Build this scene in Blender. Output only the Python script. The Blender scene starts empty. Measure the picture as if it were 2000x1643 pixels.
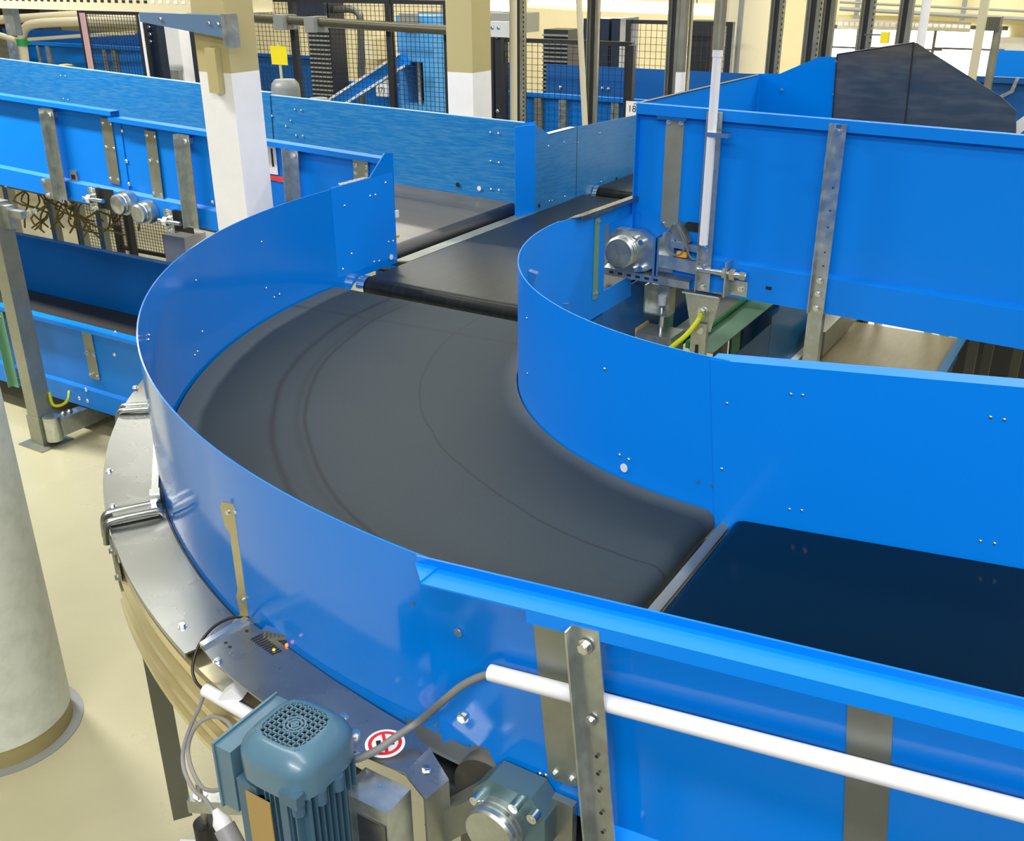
import bpy, bmesh, math, random
from mathutils import Vector, Matrix
import numpy as np
rnd = random.Random(7)
S = bpy.context.scene
COL = S.collection
PI = math.pi
FLOOR = -1.16          # z = 0 is the running surface of the curve belt

# ------------------------------------------------------------------ camera
CAM = np.array([0.7064616, -3.0893287, 1.2125075])
FPX, YAW, PITCH, ROLL = 1979.5, -0.552376, 0.423518, -0.005889
def _cam():
    cy, sy, cp, sp = math.cos(YAW), math.sin(YAW), math.cos(PITCH), math.sin(PITCH)
    f = np.array([cp*sy, cp*cy, -sp]); r = np.array([cy, -sy, 0.]); u = np.cross(r, f)
    cr, sr = math.cos(ROLL), math.sin(ROLL)
    return cr*r+sr*u, -sr*r+cr*u, f
RX, UP, FW = _cam()
cd = bpy.data.cameras.new('camera'); cam = bpy.data.objects.new('camera', cd); COL.objects.link(cam)
cd.sensor_width = 36.0; cd.sensor_fit = 'HORIZONTAL'; cd.lens = FPX*36.0/2000.0
cd.clip_start = 0.02; cd.clip_end = 200
M = Matrix.Identity(4)
for i in range(3):
    M[i][0], M[i][1], M[i][2], M[i][3] = RX[i], UP[i], -FW[i], CAM[i]
cam.matrix_world = M
S.camera = cam
S.render.resolution_x, S.render.resolution_y = 2000, 1643

# ------------------------------------------------------------------ world, lamps, exposure
W = bpy.data.worlds.new('world'); S.world = W; W.use_nodes = True
W.node_tree.nodes['Background'].inputs[0].default_value = (1.0, 0.97, 0.90, 1)
W.node_tree.nodes['Background'].inputs[1].default_value = 0.16
def area(name, loc, sx, sy, power, color=(1, 0.98, 0.93)):
    l = bpy.data.lights.new(name, 'AREA'); l.shape = 'RECTANGLE'; l.size = sx; l.size_y = sy
    l.energy = power; l.color = color
    o = bpy.data.objects.new(name, l); COL.objects.link(o); o.location = loc
    return o
LAMP_Z = 3.4
for x, y, l, e in ((0.6, -3.0, 7.0, 125), (5.2, 2.4, 5.0, 120), (2.2, -6.2, 5.0, 375), (0.4, 0.6, 11.0, 135), (-4.0, 3.6, 14.0, 210), (-4.0, 6.4, 14.0, 380)):  # right-hand row and row behind the camera are fills, added to brighten panels
    area('ceiling_or_fill_lamp', (x, y, LAMP_Z), l, 0.30, e)
area('side_lamp', (-6.0, -0.75, 2.9), 3.6, 0.25, 270)
S.view_settings.view_transform = 'Standard'; S.view_settings.look = 'None'
S.view_settings.exposure = 0.35; S.view_settings.gamma = 1.0; S.view_settings.use_curve_mapping = False
S.cycles.use_denoising = True
S.cycles.max_bounces = 6; S.cycles.glossy_bounces = 4; S.cycles.diffuse_bounces = 3

# ------------------------------------------------------------------ a picture point on a plane of the place
def _ray(px, py): return ((px-1000)/FPX)*RX - ((py-821.5)/FPX)*UP + FW
def atP(px, py, n, c):
    n = np.array(n, float); r = _ray(px, py); t = (c-n@CAM)/(n@r); return Vector(CAM+t*r)
def atX(px, py, x): return atP(px, py, (1, 0, 0), x)
def atY(px, py, y): return atP(px, py, (0, 1, 0), y)
def atZ(px, py, z): return atP(px, py, (0, 0, 1), z)

# ------------------------------------------------------------------ materials
def lin(r, g, b):
    f = lambda c: (c/255/12.92) if c/255 <= 0.04045 else ((c/255+0.055)/1.055)**2.4
    return (f(r), f(g), f(b), 1)
def mat(name, col, rough=0.5, metal=0.0, coat=0.0, noise=0.0, nscale=8.0, streak=None, bump=0.0, spec=0.5, col2=None, rvar=0.0, emit=0):
    m = bpy.data.materials.new(name); m.use_nodes = True; nt = m.node_tree; b = nt.nodes['Principled BSDF']
    b.inputs['Base Color'].default_value = col; b.inputs['Roughness'].default_value = rough
    b.inputs['Metallic'].default_value = metal; b.inputs['Coat Weight'].default_value = coat
    b.inputs['Coat Roughness'].default_value = 0.12; b.inputs['Specular IOR Level'].default_value = spec
    if emit:
        b.inputs['Emission Color'].default_value = col; b.inputs['Emission Strength'].default_value = emit
    if noise or streak or bump or rvar:
        tc = nt.nodes.new('ShaderNodeTexCoord'); mp = nt.nodes.new('ShaderNodeMapping')
        nt.links.new(tc.outputs['Object'], mp.inputs[0])
        if streak: mp.inputs['Scale'].default_value = streak
        n = nt.nodes.new('ShaderNodeTexNoise'); n.inputs['Scale'].default_value = nscale
        n.inputs['Detail'].default_value = 6; n.inputs['Roughness'].default_value = 0.6
        nt.links.new(mp.outputs[0], n.inputs['Vector'])
        if noise:
            r = nt.nodes.new('ShaderNodeValToRGB'); r.color_ramp.elements[0].position = 0.42; r.color_ramp.elements[1].position = 0.72
            c2 = col2 or tuple(min(1, c*(1+noise)) for c in col[:3])+(1,)
            r.color_ramp.elements[0].color = col; r.color_ramp.elements[1].color = c2
            nt.links.new(n.outputs['Fac'], r.inputs[0]); nt.links.new(r.outputs[0], b.inputs['Base Color'])
        if rvar:
            mr = nt.nodes.new('ShaderNodeMapRange'); mr.inputs[1].default_value = 0.3; mr.inputs[2].default_value = 0.7
            mr.inputs[3].default_value = max(0.02, rough-rvar); mr.inputs[4].default_value = rough+rvar
            nt.links.new(n.outputs['Fac'], mr.inputs[0]); nt.links.new(mr.outputs[0], b.inputs['Roughness'])
        if bump:
            bp = nt.nodes.new('ShaderNodeBump'); bp.inputs['Strength'].default_value = bump; bp.inputs['Distance'].default_value = 0.002
            nt.links.new(n.outputs['Fac'], bp.inputs['Height']); nt.links.new(bp.outputs[0], b.inputs['Normal'])
    return m
BLUE = (0.0, 0.208, 0.80, 1)
blue = mat('blue_paint', BLUE, 0.42, coat=0.08, spec=0.22)
blue_gloss = mat('blue_gloss_paint', (0.0, 0.180, 0.70, 1), 0.13, coat=0.35, spec=0.3)
blue_worn = mat('blue_paint_scuffed', (0.010, 0.165, 0.46, 1), 0.36, coat=0.12, spec=0.3, noise=1, nscale=9, streak=(1.2, 1.2, 14), col2=(0.055, 0.235, 0.45, 1), rvar=0.1)
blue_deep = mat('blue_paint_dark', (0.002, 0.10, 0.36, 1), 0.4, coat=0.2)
teal = mat('teal_blue_paint', (0.003, 0.10, 0.24, 1), 0.4, coat=0.2)
galv = mat('galvanized_steel', (0.50, 0.54, 0.52, 1), 0.34, metal=0.92, noise=1, nscale=26, col2=(0.66, 0.70, 0.68, 1), rvar=0.08)
galv_dull = mat('galvanized_sheet_dull', (0.34, 0.36, 0.31, 1), 0.42, metal=0.85, noise=1, nscale=12, col2=(0.42, 0.43, 0.37, 1))
guard_m = mat('galvanized_guard_sheet', (0.32, 0.335, 0.325, 1), 0.27, metal=0.92, noise=1, nscale=5, col2=(0.37, 0.385, 0.37, 1), rvar=0.05)
zinc_yellow = mat('yellow_zinc_plate', (0.50, 0.46, 0.29, 1), 0.36, metal=0.8, noise=1, nscale=6, col2=(0.60, 0.56, 0.40, 1))
profile_m = mat('aluminium_profile', (0.78, 0.68, 0.42, 1), 0.24, metal=0.85)
steel = mat('bright_zinc', (0.72, 0.76, 0.78, 1), 0.22, metal=1.0)
steel_dark = mat('dark_brushed_steel', (0.20, 0.22, 0.23, 1), 0.26, metal=0.9, noise=1, nscale=5, streak=(3, 3, 9), col2=(0.26, 0.27, 0.26, 1), rvar=0.08)
steel_worn = mat('worn_bare_steel', (0.24, 0.215, 0.165, 1), 0.2, metal=0.85, noise=1, nscale=6, streak=(1, 1, 5), col2=(0.33, 0.30, 0.235, 1), rvar=0.07)
roller_m = mat('roller_face', (0.12, 0.12, 0.115, 1), 0.42, metal=0.5)
floor_m = mat('beige_floor_coating', lin(184, 179, 147), 0.30, noise=1, nscale=1.1, col2=lin(172, 167, 136), spec=0.5, rvar=0.08)
wall_m = mat('cream_wall_paint', lin(226, 214, 172), 0.7, noise=1, nscale=0.6, col2=lin(214, 202, 160))
ceil_m = mat('ceiling_paint', lin(225, 220, 200), 0.9)
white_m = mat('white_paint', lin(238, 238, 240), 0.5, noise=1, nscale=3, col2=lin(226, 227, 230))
beige_m = mat('beige_paint_shaded', lin(182, 170, 122), 0.55)  # beige darkened to put the shade on the pillars' upper shafts into the paint
pil_dirty = mat('white_column_paint_marked', lin(208, 213, 204), 0.5, noise=1, nscale=16, col2=lin(190, 196, 186))
plinth_m = mat('beige_plinth', lin(150, 140, 95), 0.6)
plastic_w = mat('white_plastic', lin(222, 224, 230), 0.4)
plastic_g = mat('grey_cable', lin(112, 114, 114), 0.5)
plastic_lg = mat('light_grey_cable', lin(140, 140, 144), 0.5)
black = mat('black_plastic', (0.012, 0.012, 0.013, 1), 0.45)
black_st = mat('black_steel', (0.018, 0.019, 0.022, 1), 0.45)
navy = mat('navy_cabinet_paint', (0.012, 0.022, 0.045, 1), 0.4, coat=0.2)
grey_m = mat('grey_paint', lin(140, 143, 140), 0.45)
motor_m = mat('blue_grey_motor_paint', lin(80, 116, 137), 0.32, coat=0.15, noise=1, nscale=5, col2=lin(68, 101, 121))
motor_dk = mat('blue_grey_motor_body', lin(62, 95, 117), 0.38)
motor_gr = mat('light_grey_motor_paint', lin(132, 137, 137), 0.35)
brass = mat('brass_nameplate', lin(176, 150, 96), 0.4, metal=0.5)
cast = mat('cast_bearing_paint', lin(92, 120, 128), 0.32, metal=0.5)
yellow = mat('yellow_plastic', lin(250, 232, 45), 0.45)
ylgrn = mat('yellow_green_wire', lin(190, 200, 20), 0.45)
amber = mat('amber_plastic', lin(235, 170, 30), 0.4)
green_m = mat('green_plastic', lin(30, 150, 80), 0.4)
green_st = mat('pale_green_steel', lin(120, 170, 140), 0.4, metal=0.4)
red_m = mat('red_print', lin(215, 40, 45), 0.5)
redpaint = mat('red_marker_stripe', lin(235, 70, 70), 0.5)
ink = mat('black_print', (0.01, 0.01, 0.01, 1), 0.5)
paper = mat('white_label', lin(246, 246, 246), 0.5)
pipe_m = mat('cream_pipe_paint', lin(214, 206, 176), 0.35)
post_m = mat('drab_steel_post', (0.34, 0.33, 0.26, 1), 0.36, metal=0.75, noise=1, nscale=8, col2=(0.45, 0.44, 0.36, 1))
leg_m = mat('dark_steel_leg', (0.16, 0.165, 0.14, 1), 0.4, metal=0.7)
led_r = mat('red_indicator', (1, 0.1, 0.03, 1), 0.4, emit=3)
led_y = mat('amber_indicator', (1, 0.6, 0.05, 1), 0.4, emit=2)
tube_w = mat('lit_tube', (1, 0.95, 0.75, 1), 0.4, emit=5)
tube_y = mat('lit_yellow_tube', (0.95, 0.95, 0.25, 1), 0.4, emit=2.0)
win_m = mat('daylight_glazing', (1.0, 0.99, 0.93, 1), 0.3, emit=4.5)
brown_belt = mat('brown_belt', lin(112, 104, 78), 0.5, noise=1, nscale=8, streak=(6, 1, 1), col2=lin(122, 114, 88))
tan_belt = mat('tan_worn_belt', lin(96, 90, 76), 0.3, noise=1, nscale=6, streak=(1, 8, 1), col2=lin(112, 105, 88), spec=0.6)
dark_belt = mat('dark_slate_belt', lin(24, 29, 30), 0.32, noise=1, nscale=9, streak=(6, 1, 1), col2=lin(36, 41, 41), spec=0.22)
black_belt = mat('black_smooth_belt', (0.001, 0.006, 0.011, 1), 0.16, spec=0.25)
shade_belt = mat('grey_belt', lin(62, 62, 58), 0.5)
rubber = mat('black_rubber', (0.010, 0.012, 0.016, 1), 0.4, bump=0.15, nscale=90)

def curve_belt_mat():
    m = bpy.data.materials.new('charcoal_rubber_belt'); m.use_nodes = True; nt = m.node_tree; b = nt.nodes['Principled BSDF']
    L = nt.links
    tc = nt.nodes.new('ShaderNodeTexCoord'); sx = nt.nodes.new('ShaderNodeSeparateXYZ'); L.new(tc.outputs['Object'], sx.inputs[0])
    def mth(op, a, c=None):
        n = nt.nodes.new('ShaderNodeMath'); n.operation = op
        for i, v in enumerate((a, c)):
            if v is None: continue
            if hasattr(v, 'is_linked') or hasattr(v, 'links'): L.new(v, n.inputs[i])
            else: n.inputs[i].default_value = v
        return n.outputs[0]
    ns = nt.nodes.new('ShaderNodeTexNoise'); ns.inputs['Scale'].default_value = 2.2; ns.inputs['Detail'].default_value = 3
    L.new(tc.outputs['Object'], ns.inputs['Vector'])
    wob = mth('MULTIPLY', mth('SUBTRACT', ns.outputs['Fac'], 0.5), 0.05)
    r = mth('ADD', mth('SQRT', mth('ADD', mth('MULTIPLY', sx.outputs[0], sx.outputs[0]), mth('MULTIPLY', sx.outputs[1], sx.outputs[1]))), wob)
    def band(v, c, w, strength):            # scuff line around v = c
        d = mth('ABSOLUTE', mth('SUBTRACT', v, c)); g = mth('SUBTRACT', 1.0, mth('DIVIDE', d, w))
        return mth('MULTIPLY', mth('MAXIMUM', g, 0.0), strength)
    dark = band(r, 1.745, 0.016, 0.9)
    for c, w, s in ((1.672, 0.02, 0.4), (1.648, 0.011, 0.95), (1.302, 0.006, 0.75)):
        dark = mth('MAXIMUM', dark, band(r, c, w, s))
    y2 = mth('ADD', sx.outputs[1], mth('MULTIPLY', sx.outputs[0], -0.07))
    dark = mth('MAXIMUM', dark, band(y2, -0.165, 0.02, 0.45))
    dark = mth('MAXIMUM', dark, band(y2, -0.10, 0.008, 0.25))
    n2 = nt.nodes.new('ShaderNodeTexNoise'); n2.inputs['Scale'].default_value = 130; n2.inputs['Detail'].default_value = 4
    L.new(tc.outputs['Object'], n2.inputs['Vector'])
    n3 = nt.nodes.new('ShaderNodeTexNoise'); n3.inputs['Scale'].default_value = 3; n3.inputs['Detail'].default_value = 5
    L.new(tc.outputs['Object'], n3.inputs['Vector'])
    mx = nt.nodes.new('ShaderNodeMixRGB'); mx.inputs[1].default_value = lin(29, 41, 49); mx.inputs[2].default_value = lin(45, 57, 65)
    L.new(mth('ADD', mth('MULTIPLY', n2.outputs['Fac'], 0.5), mth('MULTIPLY', n3.outputs['Fac'], 0.5)), mx.inputs[0])
    lite = mth('MAXIMUM', mth('MINIMUM', mth('DIVIDE', mth('SUBTRACT', r, 1.94), 0.02), 1.0), 0.0)
    lit2 = mth('MAXIMUM', mth('MINIMUM', mth('DIVIDE', mth('SUBTRACT', 1.06, r), 0.05), 1.0), 0.0)
    m2 = nt.nodes.new('ShaderNodeMixRGB'); m2.inputs[2].default_value = lin(82, 90, 94)
    L.new(mth('MULTIPLY', mth('MAXIMUM', lite, lit2), 0.75), m2.inputs[0]); L.new(mx.outputs[0], m2.inputs[1])
    m3 = nt.nodes.new('ShaderNodeMixRGB'); m3.inputs[2].default_value = lin(20, 26, 31)
    L.new(dark, m3.inputs[0]); L.new(m2.outputs[0], m3.inputs[1])
    L.new(m3.outputs[0], b.inputs['Base Color']); b.inputs['Roughness'].default_value = 0.62; b.inputs['Specular IOR Level'].default_value = 0.28
    bp = nt.nodes.new('ShaderNodeBump'); bp.inputs['Strength'].default_value = 0.12; bp.inputs['Distance'].default_value = 0.001
    L.new(n2.outputs['Fac'], bp.inputs['Height']); L.new(bp.outputs[0], b.inputs['Normal'])
    return m
curve_belt = curve_belt_mat()

# ------------------------------------------------------------------ mesh builder
V = Vector
class MB:
    def __init__(s): s.v = []; s.f = []; s.sm = []
    def add(s, vs, fs, smooth=False):
        k = len(s.v); s.v += [V(p) for p in vs]; s.f += [tuple(i+k for i in f) for f in fs]; s.sm += [smooth]*len(fs); return s
    def hexa(s, p):         # eight corners: 0-3 bottom ring, 4-7 top ring
        return s.add(p, [(3, 2, 1, 0), (4, 5, 6, 7), (0, 1, 5, 4), (1, 2, 6, 5), (2, 3, 7, 6), (3, 0, 4, 7)])
    def box(s, lo, hi, fr=None):
        (a, b, c), (d, e, f) = lo, hi
        p = [(a, b, c), (d, b, c), (d, e, c), (a, e, c), (a, b, f), (d, b, f), (d, e, f), (a, e, f)]
        return s.hexa([fr(*q) for q in p] if fr else p)
    def bar(s, p0, p1, w, h, upv=(0, 0, 1)):
        p0, p1 = V(p0), V(p1); d = (p1-p0).normalized(); x = d.cross(V(upv))
        if x.length < 1e-4: x = d.cross(V((0, 1, 0)))
        x.normalize(); y = x.cross(d)
        q = [p0-x*w/2-y*h/2, p0+x*w/2-y*h/2, p0+x*w/2+y*h/2, p0-x*w/2+y*h/2]
        return s.hexa(q+[a+(p1-p0) for a in q])
    def prism(s, poly, fn, a, b):   # poly in (p,q), fn(p,q,t) -> point
        n = len(poly)
        return s.add([fn(p, q, a) for p, q in poly]+[fn(p, q, b) for p, q in poly],
                     [tuple(range(n))[::-1], tuple(range(n, 2*n))]+[(i, (i+1) % n, n+(i+1) % n, n+i) for i in range(n)])
    def cyl(s, p0, p1, r, n=20, r1=None, smooth=True, caps=True):
        p0, p1 = V(p0), V(p1); d = (p1-p0).normalized(); x = d.orthogonal().normalized(); y = d.cross(x)
        r1 = r if r1 is None else r1
        c = [(math.cos(2*PI*i/n), math.sin(2*PI*i/n)) for i in range(n)]
        s.add([p0+x*(a*r)+y*(b*r) for a, b in c]+[p1+x*(a*r1)+y*(b*r1) for a, b in c], [(i, (i+1) % n, n+(i+1) % n, n+i) for i in range(n)], smooth)
        if caps:
            s.add([p0+x*(a*r)+y*(b*r) for a, b in c], [tuple(range(n))[::-1]]); s.add([p1+x*(a*r1)+y*(b*r1) for a, b in c], [tuple(range(n))])
        return s
    def lathe(s, o, ax, prof, n=28):  # prof: (radius, height)
        o = V(o); d = V(ax).normalized(); x = d.orthogonal().normalized(); y = d.cross(x); k = len(prof)
        vs = [o+d*h+x*(math.cos(2*PI*i/n)*r)+y*(math.sin(2*PI*i/n)*r) for r, h in prof for i in range(n)]
        s.add(vs, [(j*n+i, j*n+(i+1) % n, (j+1)*n+(i+1) % n, (j+1)*n+i) for j in range(k-1) for i in range(n)], True)
        s.add(vs[:n], [tuple(range(n))[::-1]]); s.add(vs[-n:], [tuple(range(n))]); return s
    def tube(s, pts, r, n=8, smooth=4):
        P = [V(p) for p in pts]
        if smooth > 1 and len(P) > 2:
            Q = [P[0]*2-P[1]]+P+[P[-1]*2-P[-2]]; o = []
            for i in range(1, len(Q)-2):
                a, b, c, d = Q[i-1:i+3]
                for k in range(smooth):
                    t = k/smooth
                    o.append(0.5*((2*b)+(c-a)*t+(2*a-5*b+4*c-d)*t*t+(3*b-a-3*c+d)*t**3))
            P = o+[P[-1]]
        x = None; rings = []
        for i, p in enumerate(P):
            d = (P[min(i+1, len(P)-1)]-P[max(i-1, 0)]).normalized()
            x = (d.orthogonal() if x is None else x-d*x.dot(d)).normalized(); y = d.cross(x)
            rings += [p+x*(math.cos(2*PI*k/n)*r)+y*(math.sin(2*PI*k/n)*r) for k in range(n)]
        m = len(P)
        s.add(rings, [(j*n+i, j*n+(i+1) % n, (j+1)*n+(i+1) % n, (j+1)*n+i) for j in range(m-1) for i in range(n)], True)
        s.add(rings[:n], [tuple(range(n))[::-1]]); s.add(rings[-n:], [tuple(range(n))]); return s
    def sheet(s, prof, fn, a, b, t=0.003):   # folded sheet: polyline (p,q), thickness t to its left, from a to b
        n = len(prof); N = []
        for i in range(n-1):
            dx, dy = prof[i+1][0]-prof[i][0], prof[i+1][1]-prof[i][1]; l = math.hypot(dx, dy); N.append((-dy/l, dx/l))
        off = []
        for i in range(n):
            if i == 0: m = N[0]; k = 1
            elif i == n-1: m = N[-1]; k = 1
            else:
                m = (N[i-1][0]+N[i][0], N[i-1][1]+N[i][1]); l = math.hypot(*m) or 1; m = (m[0]/l, m[1]/l); k = 1/max(0.4, m[0]*N[i][0]+m[1]*N[i][1])
            off.append((prof[i][0]+m[0]*t*k, prof[i][1]+m[1]*t*k))
        for i in range(n-1):
            q = [prof[i], prof[i+1], off[i+1], off[i]]
            s.hexa([fn(p, w, a) for p, w in q]+[fn(p, w, b) for p, w in q])
        return s
    def ring(s, o, r0, r1, z0, z1, n=32):     # flat ring about a vertical axis
        q = [(r0, z0), (r0, z1), (r1, z1), (r1, z0)]; vs = [(o[0]+r*math.cos(2*PI*i/n), o[1]+r*math.sin(2*PI*i/n), o[2]+z) for r, z in q for i in range(n)]
        return s.add(vs, [(j*n+i, j*n+(i+1) % n, ((j+1) % 4)*n+(i+1) % n, ((j+1) % 4)*n+i) for j in range(4) for i in range(n)])
    def arc(s, rings, angs, closed=True):    # rings: (radius, z) section swept round the z axis over angs (degrees)
        n = len(rings); vs = [(r*math.cos(math.radians(a)), r*math.sin(math.radians(a)), z) for a in angs for r, z in rings]
        e = n if closed else n-1
        s.add(vs, [(j*n+i, j*n+(i+1) % n, (j+1)*n+(i+1) % n, (j+1)*n+i) for j in range(len(angs)-1) for i in range(e)], True)
        if closed:
            s.add(vs[:n], [tuple(range(n))]); s.add(vs[-n:], [tuple(range(n))[::-1]])
        return s
    def build(s, name, m, parent=None, loc=None, sharp=35):
        o0 = V(parent['_o']) if parent else V(loc if loc is not None else (0, 0, 0))
        me = bpy.data.meshes.new(name); me.from_pydata([p-o0 for p in s.v], [], s.f)
        bm = bmesh.new(); bm.from_mesh(me)
        bm.faces.ensure_lookup_table()
        bmesh.ops.remove_doubles(bm, verts=bm.verts, dist=1e-6)
        bmesh.ops.recalc_face_normals(bm, faces=bm.faces)
        for f in bm.faces: f.smooth = True
        for e in bm.edges:
            if len(e.link_faces) != 2 or e.calc_face_angle(0) > math.radians(sharp): e.smooth = False
        bm.to_mesh(me); bm.free()
        if isinstance(m, (list, tuple)):
            for q in m: me.materials.append(q)
        else: me.materials.append(m)
        o = bpy.data.objects.new(name, me); COL.objects.link(o)
        if parent: o.parent = parent; o['_o'] = tuple(o0)
        else: o.location = o0; o['_o'] = tuple(o0)
        return o

def tag(o, label, cat, group=None):
    o['label'] = label; o['category'] = cat
    if group: o['group'] = group
    return o
def thing(name, label, cat, loc, group=None):
    o = bpy.data.objects.new(name, None); COL.objects.link(o); o.location = loc; o.empty_display_size = 0.1; o['_o'] = tuple(loc)
    return tag(o, label, cat, group)
def struct(o): o['kind'] = 'structure'; return o

# shared bolt meshes
def _bolt_mesh(name, hexa=True):
    b = MB()
    b.lathe((0, 0, 0), (0, 0, 1), [(1.35, 0), (1.35, 0.18), (1.0, 0.2)], 16)
    if hexa: b.cyl((0, 0, 0.18), (0, 0, 0.95), 0.98, 6, smooth=False); b.cyl((0, 0, 0.95), (0, 0, 1.02), 0.7, 10)
    else: b.lathe((0, 0, 0.15), (0, 0, 1), [(1.0, 0), (0.85, 0.35), (0.45, 0.58), (0.02, 0.66)], 12)
    me = bpy.data.meshes.new(name); me.from_pydata(b.v, [], b.f); me.materials.append(steel)
    bm = bmesh.new(); bm.from_mesh(me); bmesh.ops.recalc_face_normals(bm, faces=bm.faces)
    for f in bm.faces: f.smooth = len(f.verts) == 4 and not hexa
    bm.to_mesh(me); bm.free(); return me
BOLT = _bolt_mesh('bolt'); RIVET = _bolt_mesh('rivet', False)
def bolt(parent, pos, axis, r=0.008, rivet=False):
    o = bpy.data.objects.new('rivet' if rivet else 'bolt', RIVET if rivet else BOLT); COL.objects.link(o)
    o.parent = parent; o.location = V(pos)-V(parent['_o']); o.scale = (r, r, r)
    o.rotation_mode = 'QUATERNION'; o.rotation_quaternion = V(axis).normalized().to_track_quat('Z', 'Y')
    return o
def text_mesh(name, txt, size, org, right, up, m, parent=None, depth=0.0006, loc=None):
    c = bpy.data.curves.new(name, 'FONT'); c.body = txt; c.size = size; c.extrude = depth; c.align_x = 'CENTER'; c.align_y = 'CENTER'
    t = bpy.data.objects.new('tmp', c); COL.objects.link(t); bpy.context.view_layer.update()
    me = bpy.data.meshes.new_from_object(t.evaluated_get(bpy.context.evaluated_depsgraph_get())); bpy.data.objects.remove(t)
    right, up = V(right).normalized(), V(up).normalized(); nz = right.cross(up); o0 = V(parent['_o']) if parent else V(loc or (0, 0, 0))
    for v in me.vertices: v.co = V(org)+right*v.co.x+up*v.co.y+nz*v.co.z-o0
    me.materials.clear(); me.materials.append(m)
    o = bpy.data.objects.new(name, me); COL.objects.link(o)
    if parent: o.parent = parent; o['_o'] = tuple(o0)
    else: o.location = o0
    return o
class Fr:      # straight conveyor frame: u along, v sideways, w square to the belt
    def __init__(s, o, u, v, w): s.o, s.u, s.v, s.w = V(o), V(u).normalized(), V(v).normalized(), V(w).normalized()
    def __call__(s, a, b, c): return s.o+s.u*a+s.v*b+s.w*c
    def vwu(s, b, c, a): return s(a, b, c)      # for sheet/prism swept along u
def belt_body(fr, u0, u1, v0, v1, r, w=0.0, steps=8):   # endless belt round two rollers of radius r
    p = [(u0+r-r*math.sin(PI*k/steps), w-r+r*math.cos(PI*k/steps)) for k in range(steps+1)]
    p += [(u1-r+r*math.sin(PI*k/steps), w-r-r*math.cos(PI*k/steps)) for k in range(steps+1)]
    return MB().prism(p, lambda a, c, t: fr(a, t, c), v0, v1)
def channel(mb, fr, u, width, v, out, w0, w1, depth=0.022, t=0.003):   # upright angle standing off a side panel (out = -1 / +1), raised edge on its left
    a, b = v+out*depth, v+out*(depth-t); k = .45*width
    f0 = fr; fr = (lambda p, q, r: f0(2*u-p, q, r)) if fr.u.x < 0 else fr
    mb.box((u-width/2, min(a, b), w0), (u+width/2, max(a, b), w1), fr)
    mb.hexa([fr(u-width/2, a, w0), fr(u-width/2+t, a, w0), fr(u-width/2+t, a+out*k, w0), fr(u-width/2, a+out*k, w0), fr(u-width/2, a, w1), fr(u-width/2+t, a, w1), fr(u-width/2+t, a+out*k, w1), fr(u-width/2, a+out*k, w1)])
    for z in (w1-.05, w0+.02): mb.box((u-width*.2, min(v, b), z), (u+width*.2, max(v, b), z+.03), fr)
    return mb

# ================================================================== THE HALL
def slab(name, lo, hi, m): return struct(MB().box(lo, hi).build(name, m))
slab('floor', (-22, -8, FLOOR-0.2), (9, 9.2, FLOOR), floor_m)
slab('ceiling', (-22, -8, 3.6), (9, 9.2, 3.8), ceil_m)
BW = 9.0
slab('wall_back', (-22, BW, FLOOR), (9, BW+0.2, 3.6), wall_m)
slab('wall_left', (-22.2, -8, FLOOR), (-22, 9.2, 3.6), wall_m)

wk = thing('added_walkway', 'added unseen dark walkway that darkens reflections in the near blue panels', 'walkway', (1.6, -5.0, FLOOR))
MB().box((-.2, -7.5, -.50), (4.2, -2.75, -.44)).build('deck', black_st, wk)  # out-of-view deck, added to darken what the near panels reflect
for x in (0.0, 2.0, 4.0):
    for y in (-7.3, -2.9): MB().box((x-.04, y-.04, FLOOR), (x+.04, y+.04, -.50)).build('leg', leg_m, wk)

# ================================================================== CURVE CONVEYOR
RO, RI, WH = 2.040, 1.0, 0.394
cur = thing('curve_conveyor', 'large blue curved belt conveyor with charcoal belt turning ninety degrees in the foreground', 'conveyor', (0, 0, FLOOR))
def seq(a, b, n): return [a+(b-a)*i/(n-1) for i in range(n)]
# belt with rounded noses at both ends
nr = 0.034
rr = seq(1.004, 2.032, 14); rows = []
for t in seq(PI*0.9, 0, 8): rows.append([(-math.sqrt(r*r-nr*nr), -nr+nr*math.sin(t), -nr+nr*math.cos(t)) for r in rr])
for k in seq(0, 1, 60)[1:-1]:
    row = []
    for r in rr:
        b = math.asin(nr/r); a = PI+b+(PI/2-2*b)*k; row.append((r*math.cos(a), r*math.sin(a), 0))
    rows.append(row)
for t in seq(0, PI*0.9, 8): rows.append([(-nr+nr*math.sin(t), -math.sqrt(r*r-nr*nr), -nr+nr*math.cos(t)) for r in rr])
n = len(rr); mb = MB()
mb.add([p for row in rows for p in row], [(j*n+i, j*n+i+1, (j+1)*n+i+1, (j+1)*n+i) for j in range(len(rows)-1) for i in range(n-1)], True)
mb.arc([(1.004, -0.09), (2.032, -0.09), (2.032, -0.08), (1.004, -0.08)], seq(181, 269, 40))
mb.build('belt', curve_belt, cur)
# side walls: thin bent sheets
t = 0.0035
mb = MB().arc([(RO, -0.05), (RO+t, -0.05), (RO+t, WH), (RO, WH)], seq(180, 265.6, 90)).arc([(RO, .06), (RO+t, .06), (RO+t, WH), (RO, WH)], seq(265.6, 269.4, 6))
# past the arc the sheet runs on straight under the next panel, lower edge cut away round the tail roller
mb.build('outer_sidewall', blue_gloss, cur)
mb = MB().arc([(RI, -0.05), (RI-t, -0.05), (RI-t, WH-0.005), (RI, WH-0.005)], seq(180, 270, 80))
mb.build('inner_sidewall', blue, cur)
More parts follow.
